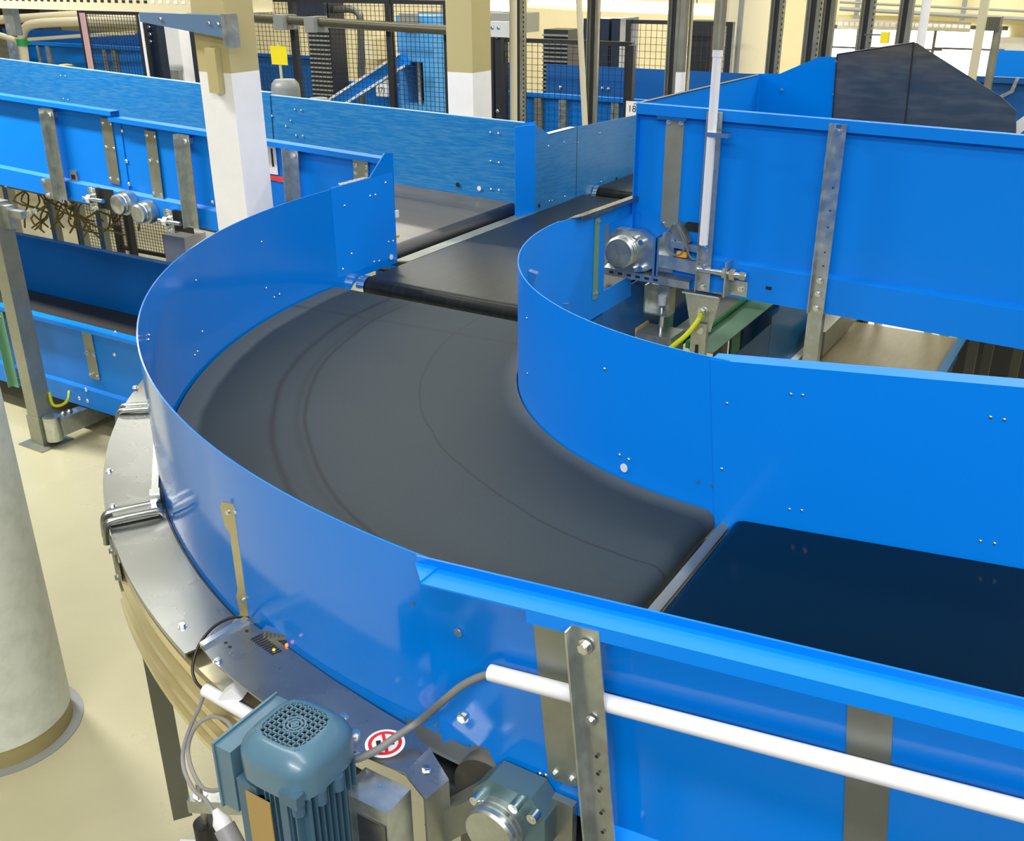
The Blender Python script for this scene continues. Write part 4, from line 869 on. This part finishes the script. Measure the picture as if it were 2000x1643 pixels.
def fence(label, x0, x1, y, ztop, zbot, dx=.034, dz=.028, posts=(), rail=True, wire=.0016):
    f_ = thing('mesh_fence', label, 'fence', ((x0+x1)/2, y, FLOOR)); b = MB(); x = x0
    while x <= x1: b.box((x-wire, y-wire, zbot), (x+wire, y+wire, ztop)); x += dx
    z = zbot
    while z <= ztop: b.box((x0, y-wire*2, z-wire), (x1, y-wire*.2, z+wire)); z += dz
    b.build('wire_mesh', black_st, f_)
    for xx in (x0, x1)+tuple(posts): MB().box((xx-.025, y-.025, FLOOR), (xx+.025, y+.025, ztop+.02)).build('post', black_st, f_)
    if rail: MB().box((x0, y-.015, ztop-.01), (x1, y+.015, ztop+.02)).build('top_rail', black_st, f_)
    MB().box((x0, y-.015, zbot-.03), (x1, y+.015, zbot)).build('bottom_rail', black_st, f_)
    return f_
XA = lambda px, py, y: atY(px, py, y).x
# left fence bay behind the feed conveyor
za = atY(220, 26, 2.65).z
fa = fence('black mesh fence bay at the left with pinkish tubes on its first post', XA(180, 150, 2.65), XA(292, 150, 2.65), 2.65, za, FLOOR+.10, posts=(XA(390, 150, 2.65),))
x = XA(180, 150, 2.65)
for i in range(3): MB().cyl((x+.05+i*.022, 2.60, FLOOR+.3), (x+.05+i*.022, 2.60, za), .009, 8).build('tube', mat('pink_tube%d' % i, lin(196, 160, 160), .5), fa)
x = XA(304, 150, 2.65); MB().cyl((x-.02, 2.60, FLOOR), (x-.02, 2.60, za), .011, 10).build('white_rod', plastic_w, fa)
cb = thing('control_cabinet', 'dark navy narrow cabinet standing beside the left fence bay', 'cabinet', (XA(335, 180, 2.75), 2.75, FLOOR))
xa, xb = XA(294, 150, 2.75), XA(324, 150, 2.75); MB().box((xa, 2.72, FLOOR), (xb, 2.80, atY(335, 46, 2.75).z)).build('body', navy, cb)
for i in range(12): MB().box((xb-.004, 2.716, .0+i*.07), (xb+.012, 2.73, .035+i*.07)).build('hinge_tooth', black_st, cb)
for px, py in ((281, 48), (283, 62), (284, 76)): bolt(cb, atY(px+10, py+5, 2.715), (0, -1, 0), .012)
q = atY(343, 100, 3.5); o = MB().box((q.x-.11, 3.5, FLOOR), (q.x+.07, 3.7, 1.3)).build('white_post', white_m, loc=(q.x, 3.6, FLOOR)); tag(o, 'bright white post right of the navy cabinet beside the left pillar', 'post')
MB().box((q.x-.08, 3.46, .05), (q.x+.05, 3.50, .36)).build('grey_plate', grey_m, o)
# middle fence with its thick rail
yB = 3.6; zb_ = atY(700, 48, yB).z
fb = fence('black mesh fence behind the feed conveyor between the two pillars', XA(470, 60, yB), XA(875, 60, yB), yB, atY(600, 2, yB).z, FLOOR+.1, posts=(XA(578, 100, yB), XA(762, 60, yB)), dx=.042, dz=.036)
r0, r1 = atY(478, 33, yB-.12), atY(905, 61, yB-.12)
hr = MB().cyl(r0, r1, px2m(8, r0), 16).build('pipe_rail', mat('drab_pipe', lin(92, 90, 74), .4, metal=.4), loc=r0)
tag(hr, 'thick drab handrail pipe running along the middle mesh fence', 'pipe')
for px, py in ((556, 40), (616, 44)):
    q = atY(px, py, yB-.12); o = MB().box((q.x-.05, yB-.20, q.z-.07), (q.x+.05, yB-.03, q.z+.045)).build('clamp', grey_m, hr)
rr2 = MB().cyl(atY(478, 42, yB-.08), atY(905, 68, yB-.08), .008, 8).build('cable_line', plastic_w, hr)
q = atY(545, 108, yB-.03); sg = MB().box((q.x-.088, q.y-.004, q.z-.075), (q.x+.092, q.y, q.z+.075)).build('warning_sign', yellow, loc=q)
tag(sg, 'square yellow sign hanging on the middle mesh fence', 'sign')
q2 = MB().cyl((q.x-.01, q.y+.015, FLOOR), (q.x-.01, q.y+.015, q.z+.1), .012, 8).build('sign_stake', pipe_m, sg)
# grey motors peeping over the wall
for (px, ytop, w, lab) in ((556, 155, 56, 'light grey round-topped motor peeping over the far sidewall below the yellow sign'), (622, 191, 48, 'low light grey motor cap just right of the round-topped motor')):
    b = atY(px, ytop, 2.25); r = px2m(w, b)/2; m_ = thing('grey_motor', lab, 'motor', (b.x, 2.25, FLOOR))
    MB().lathe((b.x, 2.25, b.z-.25), (0, 0, 1), [(r, 0), (r, .19), (r*.93, .225), (r*.7, .25), (.004, .252)], 28).build('fan_cover', motor_gr, m_)
    MB().cyl((b.x, 2.25, FLOOR), (b.x, 2.25, b.z-.25), r*.8, 20).build('body', motor_gr, m_)
# slatted dark tower and grey column
q0, q1 = atY(597, 40, 4.9), atY(640, 40, 4.9)
dc = thing('slatted_cabinet', 'tall black louvred cabinet behind the middle fence beside a grey column', 'cabinet', ((q0.x+q1.x)/2, 4.9, FLOOR))
MB().box((q0.x, 4.92, FLOOR), (q1.x, 5.15, 1.2)).build('body', black_st, dc)
for i in range(26): MB().box((q0.x+.01, 4.90, -.35+i*.042), (q1.x-.01, 4.92, -.335+i*.042)).build('louvre', grey_m, dc)
MB().box((q0.x-.16, 4.86, .74), (q1.x, 4.90, 1.3)).build('head_box', navy, dc)
upost('column', 'grey square column right of the louvred cabinet', 657, 200, 5.5, 24, grey_m, 'S', cat='column')
# blue tower with window and diagonal brace
yT = 4.6
def px_panel(name, pts, y, th, m, par):
    P = [atY(a, b, y) for a, b in pts]; return MB().prism([(p.x, p.z) for p in P], lambda a, c, yy: V((a, yy, c)), y, y+th).build(name, m, par)
bt = thing('blue_tower', 'light blue steel tower with an upright window opening behind the fence', 'machine', (XA(812, 120, yT), yT, FLOOR))
T = [atY(*q, yT) for q in ((773, 30), (843, 30), (784, 120), (829, 206))]
xl_, xr_, zt_, hx0, hx1, hz1, hz0 = T[0].x, T[1].x, T[0].z, T[2].x, T[3].x, T[2].z, T[3].z
MB().box((xl_, yT, FLOOR), (hx0, yT+.3, zt_)).box((hx1, yT, FLOOR), (xr_, yT+.3, zt_)).box((hx0, yT, hz1), (hx1, yT+.3, zt_)).box((hx0, yT, FLOOR), (hx1, yT+.3, hz0)).build('frame', mat('light_blue_paint', (.08, .38, .82, 1), .4, coat=.1), bt)
MB().box((hx0, yT+.3, hz0), (hx1, yT+.31, hz1)).build('inner_panel', black_st, bt)
MB().box((hx0+.10, yT+.1, hz0), (hx0+.125, yT+.12, hz1)).build('inner_rod', pipe_m, bt)
MB().box((xl_+.08, yT-.06, zt_-.12), (xl_+.25, yT, zt_+.02)).build('head_block', grey_m, bt)
a, b = atY(652, 206, yT-.12), atY(792, 116, yT-.12)
br = MB().bar(a, b, .10, .09, (0, 1, 0)).build('diagonal_brace', blue, bt)
d = (b-a).normalized(); nrm = V((d.z, 0, -d.x)) 
for s in (-1, 1): MB().bar(a+nrm*.055*s+V((0, -.055, 0)), b+nrm*.055*s+V((0, -.055, 0)), .012, .02).build('brace_flange', paper, br)
# background conveyors
def bg_conv(label, y, px0, px1, ptop, h, ups=(), farz=.12, m=blue, dark=blue_deep, legs=True, slope=0.0, wid=.9):
    q = atY(ptop[0], ptop[1], y); x0, x1 = XA(px0, ptop[1], y), XA(px1, ptop[1], y); z1 = q.z
    c = thing('background_conveyor', label, 'conveyor', ((x0+x1)/2, y, FLOOR))
    MB().box((x0, y, z1-h), (x1, y+.004, z1)).build('near_sidewall', m, c)
    MB().box((x0, y-.05, z1-.003), (x1, y, z1)).box((x0, y-.05, z1-.03), (x1, y-.047, z1)).build('top_rail', m, c)
    MB().box((x0, y-.02, z1-h-.12), (x1, y+.01, z1-h)).build('lower_frame', m, c)
    if farz: MB().box((x0, y+wid, z1-h), (x1, y+wid+.004, z1+farz)).build('far_sidewall', dark, c)
    MB().box((x0, y+.01, z1-h-.04), (x1, y+wid, z1-h+.02)).build('belt', black_belt, c)
    for px, wpx, mm in ups:
        u = atY(px, ptop[1]+40, y-.03); w_ = px2m(wpx, u); MB().box((u.x-w_/2, y-.048, z1-h-.08), (u.x+w_/2, y, z1-.035)).build('upright_channel', mm, c)
    for x in (x0+.15, x1-.15):
        for yy in (y+.03, y+wid-.06): MB().box((x-.025, yy-.025, FLOOR), (x+.025, yy+.025, z1-h-.03)).build('leg', galv_dull, c)
    return c
bc1 = bg_conv('blue conveyor at the far left behind the feed conveyor, with pale uprights', 4.3, -60, 385, (200, 88), .48, ((38, 16, galv), (82, 7, galv), (101, 12, galv), (210, 9, galv), (228, 11, galv_dull), (372, 12, galv_dull)), .09, wid=.45)
q = atY(130, 130, 4.2); lb = thing('beacon', 'small amber beacon lamp on the wall edge at the far left', 'lamp', (q.x, 1.62, FLOOR))
q = atY(131, 131, 1.66); lb.location = (q.x, q.y, q.z-.05); lb['_o'] = (q.x, q.y, q.z-.05)
MB().box((q.x-.045, q.y-.03, q.z-.06), (q.x+.02, q.y+.03, q.z+.018)).build('lens', amber, lb); MB().box((q.x+.02, q.y-.03, q.z-.06), (q.x+.05, q.y+.03, q.z+.012)).build('cap', leg_m, lb)
bg_conv('dark blue conveyor behind the yellow sign and middle fence', 5.6, 480, 640, (560, 106), .5, (), 0, blue_deep)
bg_conv('blue conveyor with a white code label behind the diagonal brace', 5.2, 668, 905, (720, 160), .36, ((858, 0.1, galv),), .16, blue, blue_deep)
q = atY(746, 176, 5.1); lbz = MB().box((q.x-.075, q.y, q.z-.06), (q.x+.065, q.y+.1, q.z+.055)).build('code_label', paper, loc=q); tag(lbz, 'white rectangular code label on the blue conveyor under the diagonal brace', 'label')
text_mesh('code_text', '171', .07, (q.x-.005, q.y-.001, q.z), (1, 0, 0), (0, 0, 1), ink, lbz)
bc3 = bg_conv('blue conveyor with galvanized uprights behind the fence right of the second pillar', 4.2, 960, 1420, (1150, 187), .5, ((1052, 15, zinc_yellow), (1100, 16, galv), (1202, 16, galv), (1228, 5, galv)), .13)
for px, py in ((1094, 171), (1188, 174), (1176, 173)): bolt(bc3, atY(px, py, 4.2+.89), (0, -1, 0), .012, True)
# dark post pair and white bracket right of the second pillar
dp = thing('dark_gate_post', 'black steel gate post with bolts right of the second pillar', 'post', (XA(968, 230, 3.3), 3.3, FLOOR))
x = XA(968, 230, 3.3); z9 = atY(968, 62, 3.3).z
MB().box((x-.035, 3.28, FLOOR), (x+.0, 3.32, z9)).build('bar', black_st, dp); MB().box((x+.015, 3.28, FLOOR), (x+.06, 3.32, z9-.03)).build('bar', black_st, dp)
for zz in (.05, .25, .75): bolt(dp, (x+.03, 3.28, zz), (0, -1, 0), .010)
MB().box((x+.0, 3.24, z9-.03), (x+.15, 3.28, z9+.07)).build('head_plate', plastic_w, dp)
for a in (.02, .07): bolt(dp, (x+a, 3.24, z9+.03), (0, -1, 0), .010)
fence('black mesh fence between the slotted post and the number plate', XA(985, 200, 3.9), XA(1226, 200, 3.9), 3.9, atY(1100, 83, 3.9).z, FLOOR+.1, dx=.05, dz=.045)
fence('black mesh fence behind the number plate and white pipe', XA(1226, 150, 5.2), XA(1420, 150, 5.2), 5.2, atY(1300, 45, 5.2).z, FLOOR+.1, dx=.05, dz=.055)
upost('slotted_post', 'galvanized slotted channel post rising right of the second pillar', 1020, 238, 3.2, 32, post_m, 'U', slots=True)
upost('service_pipe', 'vertical service pipe left of the slotted channel post', 1004, 238, 3.02, 13, pipe_m, 'R', cat='pipe')
a, b = atY(1149, 238, 3.2), atY(1129, -30, 3.2); o = MB().cyl(a+V((0, 0, a.z*0-.3)), b, .02, 12).build('leaning_pipe', pipe_m, loc=a); tag(o, 'thin pipe leaning slightly left beside the dark grooved post', 'pipe')
upost('grooved_post', 'grooved steel post right of the leaning pipe', 1160, 236, 3.36, 24, post_m, 'U')
q0, q1 = atY(1060, 60, 6.2), atY(1106, 160, 6.2)
o = thing('ribbed_radiator', 'dark ribbed unit behind the mesh right of the slotted post', 'machine', (q0.x, 6.2, FLOOR)); MB().box((q0.x, 6.22, FLOOR), (q1.x, 6.5, .62)).build('body', black_st, o)
for i in range(20): MB().box((q0.x, 6.19, -.2+i*.04), (q1.x, 6.22, -.185+i*.04)).build('rib', grey_m, o)
for i, (pa, pb, lab) in enumerate(((1140, 1190, 'wide dark navy cabinet behind the grooved post'), (1195, 1212, 'narrow dark navy cabinet next to the wide one'))):
    q0, q1 = atY(pa, 36, 6.0), atY(pb, 36, 6.0); o = MB().box((q0.x, 6.0, FLOOR), (q1.x, 6.4, q0.z)).build('navy_cabinet', navy, loc=(q0.x, 6.0, FLOOR)); tag(o, lab, 'cabinet')
npq = atY(1236, 213, 3.4); npl = MB().box((npq.x-.05, 3.396, npq.z-.055), (npq.x+.06, 3.40, npq.z+.05)).build('number_plate', paper, loc=npq)
tag(npl, 'white number plate reading 18 fixed beside the corner of the upper conveyor', 'sign')
text_mesh('number', '18', .062, (npq.x-.004, 3.3955, npq.z+.000), (1, 0, 0), (0, 0, 1), ink, npl)
upost('plate_post', 'thin black post that carries the number plate', 1229, 225, 3.44, 12, black_st, 'S', ztop=atY(1229, 88, 3.44).z)
# posts and pipes behind the upper conveyor
upost('grooved_post', 'dark grooved post left of the white sleeved pipe', 1314, 190, 3.0, 24, post_m, 'U')
wq = thing('sleeved_pipe', 'grey vertical pipe with white lower sleeve right of a dark grooved post', 'pipe', (XA(1327, 185, 2.95), 2.95, FLOOR)); b = atY(1327, 185, 2.95); zz = atY(1325, 140, 2.95).z
MB().cyl((b.x, 2.95, FLOOR), (b.x, 2.95, zz), .03, 16).build('white_sleeve', white_m, wq); MB().cyl((b.x, 2.95, zz), (b.x, 2.95, 3.6), .03, 16).build('upper_pipe', post_m, wq)
upost('grooved_post', 'narrow steel post just right of the sleeved pipe', 1338, 185, 3.05, 10, post_m, 'S')
q0, q1 = atY(1343, 40, 5.6), atY(1383, 160, 5.6); o = MB().box((q0.x, 5.6, FLOOR), (q1.x, 5.8, q0.z)).build('black_screen', black_st, loc=(q0.x, 5.6, FLOOR)); tag(o, 'black screen panel behind the mesh left of the big round column', 'panel')
rc = atY(1452, 145, 6.0); R_ = px2m(98, rc)/2
rcol = MB().cyl((rc.x, 6.0, FLOOR), (rc.x, 6.0, 3.6), R_, 40).build('column', mat('cream_column_paint', lin(232, 222, 190), .5), loc=(rc.x, 6.0, FLOOR)); tag(rcol, 'big round cream column in the background above the upper conveyor', 'column')
for px, w, lab in ((1412, 6, 'thin white pipe along the left side of the big cream column'), (1437, 11, 'grey drain pipe running up the front of the big cream column')):
    upost('wall_pipe', lab, px, 150, 5.35, w, pipe_m if w < 8 else grey_m, 'R', cat='pipe')
for px, py, w, y, lab, sl in ((1512, 140, 26, 3.1, 'first slotted post right of the big cream column', True), (1585, 115, 30, 3.0, 'second slotted post right of the big cream column', True), (1613, 110, 26, 3.3, 'third post, tight against the second slotted one', False), (1690, 92, 26, 3.1, 'steel post before the left window, above the peaked panel', True), (1764, 88, 26, 3.1, 'steel post before the window, left of the white pipe', False)):
    upost('grooved_post', lab, px, py, y, w, post_m, 'U', slots=sl)
upost('white_pipe', 'white vertical pipe rising behind the peak of the steel panel', 1797, 90, 3.0, 17, white_m, 'R', cat='pipe')
upost('pale_post', 'pale post before the white wall at the right', 1897, 160, 3.2, 15, pipe_m, 'S')
t_ = upost('round_post', 'round steel post with a bracket head, rightmost of the background posts', 1930, 165, 3.3, 15, post_m, 'R', ztop=atY(1940, 50, 3.3).z, cat='post')
b = atY(1940, 44, 3.3); MB().box((b.x-.035, 3.25, b.z-.04), (b.x+.04, 3.35, b.z+.03)).build('bracket_head', leg_m, t_)
q = atY(1728, 74, 3.0); yb = thing('yellow_box', 'small yellow box on a bar between two posts before the window', 'box', q); MB().box((q.x-.02, q.y-.02, q.z-.028), (q.x+.022, q.y+.02, q.z+.030)).build('case', yellow, yb); MB().box((q.x-.11, q.y-.006, q.z+.010), (q.x-.02, q.y+.006, q.z+.018)).build('bar', leg_m, yb)
# conveyor at the far right with a pale end plate
rcv = bg_conv('blue conveyor at the far right behind the steel hood, with a pale end piece', 3.6, 1880, 2200, (1960, 150), .5, (), .08, blue_deep, blue)
P_ = [atY(*q, 3.54) for q in ((1985, 151), (1992, 152), (1980, 180), (1955, 192), (1953, 186), (1974, 176))]
MB().prism([(p.x, p.z) for p in P_], lambda a, c, y: V((a, y, c)), 3.52, 3.54).build('end_piece', galv, rcv)
q = atY(1985, 240, 1.95); o = MB().bar(q+V((-.03, 0, -.06)), q+V((.06, 0, .03)), .04, .05).build('chute_edge', plastic_w, loc=q); tag(o, 'pale bar end at the right edge beside the steel hood', 'bar')
# windows, bulkhead, trays and lit tubes along the back wall
wy = BW-.02
def wrect(pa, pb, ya, yb, y): p, q = atY(pa, ya, y), atY(pb, yb, y); return p.x, q.x, q.z, p.z
for i, (pa, pb) in enumerate(((1630, 1676), (1680, 1826), (1831, 1945))):
    x0, x1, z0, z1 = wrect(pa, pb, 52, 190, wy); w_ = struct(MB().box((x0, wy, -.35), (x1, BW, z1)).build('window_%d' % (i+1), win_m))
    fr_ = MB().box((x0-.02, wy-.03, -.35), (x0+.01, wy, z1)).box((x0, wy-.03, z1-.02), (x1, wy, z1+.02)).box((x0, wy-.03, -.38), (x1, wy, -.35)).box((x0, wy-.025, z1-.22), (x1, wy-.01, z1-.20)).build('window_frame', leg_m)
    struct(fr_)
x0, x1, z0, z1 = wrect(1950, 2300, 72, 132, wy); struct(MB().box((x0, wy-.01, z0-.5), (x1, BW, z1)).build('trim_1', white_m))
x0, x1, z0, z1 = wrect(1640, 2400, 20, 42, 8.6); struct(MB().box((x0, 8.5, z0), (x1, BW, z0+.6)).build('trim_2', wall_m))
ty = 8.3; a, b = atY(1636, 46, ty), atY(1895, 57, ty); tr_ = thing('cable_tray', 'perforated cable tray above the windows at the top right', 'tray', a)
MB().box((a.x, ty, a.z-.05), (b.x, ty+.004, a.z+.05)).box((a.x, ty, a.z-.05), (b.x, ty+.3, a.z-.046)).build('tray', pipe_m, tr_)
for k in (.1, .9): x = a.x+(b.x-a.x)*k; MB().box((x, ty+.1, a.z+.0), (x+.04, ty+.14, 3.6)).build('hanger', grey_m, tr_)
n = 22
for i in range(n): x = a.x+(b.x-a.x)*(i+.5)/n; MB().box((x-.022, ty-.002, a.z-.018), (x+.022, ty, a.z+.018)).build('perforation', paper, tr_)
for i, (pa, ya, pb, yb, r) in enumerate(((1640, 17, 2040, 40, .02), (1640, 4, 2040, 24, .012))):
    o = MB().cyl(atY(pa, ya, 8.2), atY(pb, yb, 8.2), r, 10).build('overhead_pipe', grey_m, loc=atY(pa, ya, 8.2)); tag(o, ('lower', 'upper')[i]+' of two grey pipes crossing the wall above the windows', 'pipe')
for pa, ya, pb, yb, m, lab in ((1033, 9, 1166, 17, tube_y, 'lit yellowish fluorescent tube at the top, right of the slotted post'), (1158, 15, 1392, 24, tube_w, 'long lit fluorescent tube at the top, left of the big cream column'), (955, 14, 998, 17, tube_w, 'short lit tube seen right of the second pillar')):
    yl = 6.9 if pa == 1033 else 6.5; a, b = atY(pa, ya, yl), atY(pb, yb, yl); t_ = thing('tube_light', lab, 'lamp', (a+b)/2)
    MB().cyl(a, b, .03, 14).build('tube', m, t_); MB().bar(a+V((0, .06, .05)), b+V((0, .06, .05)), .10, .04).build('housing', white_m, t_)
    for k in (.15, .85): p = a.lerp(b, k)+V((0, .06, .05)); MB().cyl(p, (p.x, p.y, 3.6), .008, 8).build('hanger', leg_m, t_)
q0, q1 = atY(870, 24, 7.4), atY(1010, 66, 7.4); o = MB().box((q0.x-.4, 7.4, q1.z), (q1.x, 7.9, q0.z)).build('ventilation_duct', grey_m, loc=q0); tag(o, 'grey ventilation duct crossing behind the second pillar', 'duct')
for x in (q0.x-.2, q1.x-.3): MB().box((x, 7.6, q0.z), (x+.04, 7.64, 3.6)).build('hanger', grey_m, o)
# top left: slotted tray, blue bracket arm, cream pipes
ty = .34; a, b = atY(-60, 8, ty), atY(452, 22, ty)
tl = thing('cable_tray', 'slotted cream cable tray with black cables across the top left corner', 'tray', ((a.x+b.x)/2, ty, 1.0))
MB().box((a.x, ty, 1.020), (b.x, ty+.003, 1.135)).box((a.x, ty, 1.017), (b.x, ty+.26, 1.020)).box((a.x, ty+.257, 1.020), (b.x, ty+.26, 1.105)).build('tray', pipe_m, tl)
for i in range(34):
    x = a.x+.05+i*.0505
    if x < b.x-.02: MB().box((x, ty-.0012, 1.055), (x+.022, ty+.0002, 1.067)).build('slot', ink if i < 27 else paper, tl)
for i in range(5): MB().tube([V((b.x-.75+i*.03, ty+.05+.03*i, 1.085)), V((b.x-.5, ty+.03+.04*i, 1.125-.01*i)), V((b.x-.25, ty+.05+.03*i, 1.075)), V((b.x-.02, ty+.06+.03*i, 1.095))], .012, 8, 4).build('cable', black, tl)
for x in (a.x+.4, b.x-.1): MB().box((x, ty+.1, 1.03), (x+.03, ty+.13, 3.6)).build('hanger', galv_dull, tl)
MB().box((atY(6, 30, ty).x-.03, ty+.02, .885), (atY(6, 30, ty).x+.05, ty+.06, 1.020)).build('hang_bracket', galv, tl)
a, b = atY(276, 35, .07), atY(447, 50, .07)
arm_ = thing('bracket_arm', 'grey blue steel arm reaching left from the white pillar under the tray', 'bracket', (a+b)/2)
gb_ = mat('grey_blue_paint', lin(92, 122, 160), .4)
MB().prism([(a.x, a.z-.015), (b.x, b.z-.05), (b.x, b.z+.035), (a.x, a.z+.02)], lambda x, z, y: V((x, y, z)), .060, .064).prism([(a.x, a.z+.02), (b.x, b.z+.035), (b.x, b.z+.038), (a.x, a.z+.023)], lambda x, z, y: V((x, y, z)), .060, .098).build('arm', gb_, arm_)
MB().box((b.x-.01, .04, b.z-.085), (b.x+.025, .099, b.z+.045)).build('end_plate', galv, arm_)
for k in (.25, .8, .9): bolt(arm_, a.lerp(b, k)+V((0, -.0105, .005)), (0, -1, 0), .007)
def pipe(label, pts, y, r, m=pipe_m, cat='pipe', name='overhead_pipe'):
    P = [atY(px, py, y) for px, py in pts]; o = MB().tube(P, r, 12, 5).build(name, m, loc=P[0]); return tag(o, label, cat)
pipe('upper of two thick cream pipes at the top left', [(-20, 40), (60, 35), (160, 30), (250, 33)], 3.9, .045)
pipe('thick cream pipe bending down beside a green collar at the left', [(50, 130), (46, 100), (43, 75), (50, 55), (75, 46), (160, 42), (290, 38)], 3.7, .045)
pipe('cream pipe entering from the left edge to the green collar', [(-30, 62), (0, 69), (32, 79)], 3.7, .03)
pipe('thin cream pipe running right from the green collar to the fence', [(56, 77), (160, 70), (262, 64)], 3.7, .018)
q = atY(45, 82, 3.7); o = MB().cyl((q.x, 3.7, q.z-.03), (q.x, 3.7, q.z+.03), .062, 18).build('pipe_collar', green_m, loc=q); tag(o, 'green collar on the bent cream pipe at the left', 'collar')
q = atY(20, 100, 4.1); o = MB().box((q.x-.05, 4.0, FLOOR), (q.x+.12, 4.2, q.z+.14)).build('junction_post', galv, loc=(q.x, 4.1, FLOOR)); tag(o, 'grey post with junction box behind the bent cream pipe', 'post')
q0, q1 = atY(-80, 16, 6.5), atY(88, 80, 6.5); o = MB().box((q0.x, 6.5, FLOOR), (q1.x, 6.8, 1.6)).build('dark_cabinet', black_st, loc=(q1.x, 6.5, FLOOR)); tag(o, 'large black cabinet in the far left corner', 'cabinet')
pipe('drab pipe bend behind the middle fence right of the grey column', [(655, 19), (685, 18), (700, 26), (704, 45), (706, 130), (712, 420)], 5.0, .035, leg_m)
q = atY(725, 95, 8.7); o = MB().box((q.x-.15, 8.6, q.z-.14), (q.x+.12, 9.0, q.z+.14)).build('wall_box', pipe_m, loc=q); tag(o, 'small grey box on the wall behind the middle fence', 'box')
# under the feed conveyor: loose wires, thin struts and a base
wb = MB()
for i in range(26):
    p = V((-5.3+rnd.random()*.6, .75+rnd.random()*.4, -.05)); pts = [p+V((rnd.uniform(-.12, .12), rnd.uniform(-.1, .1), -k*.09)) for k in range(4)]
    wb.tube(pts, .006, 5, 3)
o = wb.build('loose_wires', mat('tan_wires', lin(150, 130, 70), .6), loc=(-5.0, .9, -.1)); o['kind'] = 'stuff'; tag(o, 'tangle of loose tan wires hanging below the feed conveyor', 'wires')
for i, (px, py, y) in enumerate(((112, 455, 1.3), (168, 480, 1.45), (210, 492, 1.4))):
    q = atY(px, py, y); o = MB().box((q.x-.025, y-.025, FLOOR), (q.x+.025, y+.025, -.06)).build('thin_leg', galv_dull, loc=(q.x, y, FLOOR)); tag(o, ('leftmost', 'middle', 'rightmost')[i]+' of three thin legs standing under the feed conveyor', 'leg', 'thin legs under the feed conveyor')
q = atY(357, 456, 1.30); o = MB().box((q.x-.10, 1.22, FLOOR), (q.x+.10, 1.40, q.z)).build('block_post', white_m, loc=(q.x, 1.3, FLOOR)); tag(o, 'off-white block post below the right end of the feed conveyor', 'post')
o = fence('low black mesh fence seen under the feed conveyor', -6.95, -6.3, 2.3, -.05, FLOOR+.08, rail=False)
for o in S.objects:
    if '_o' in o: del o['_o']
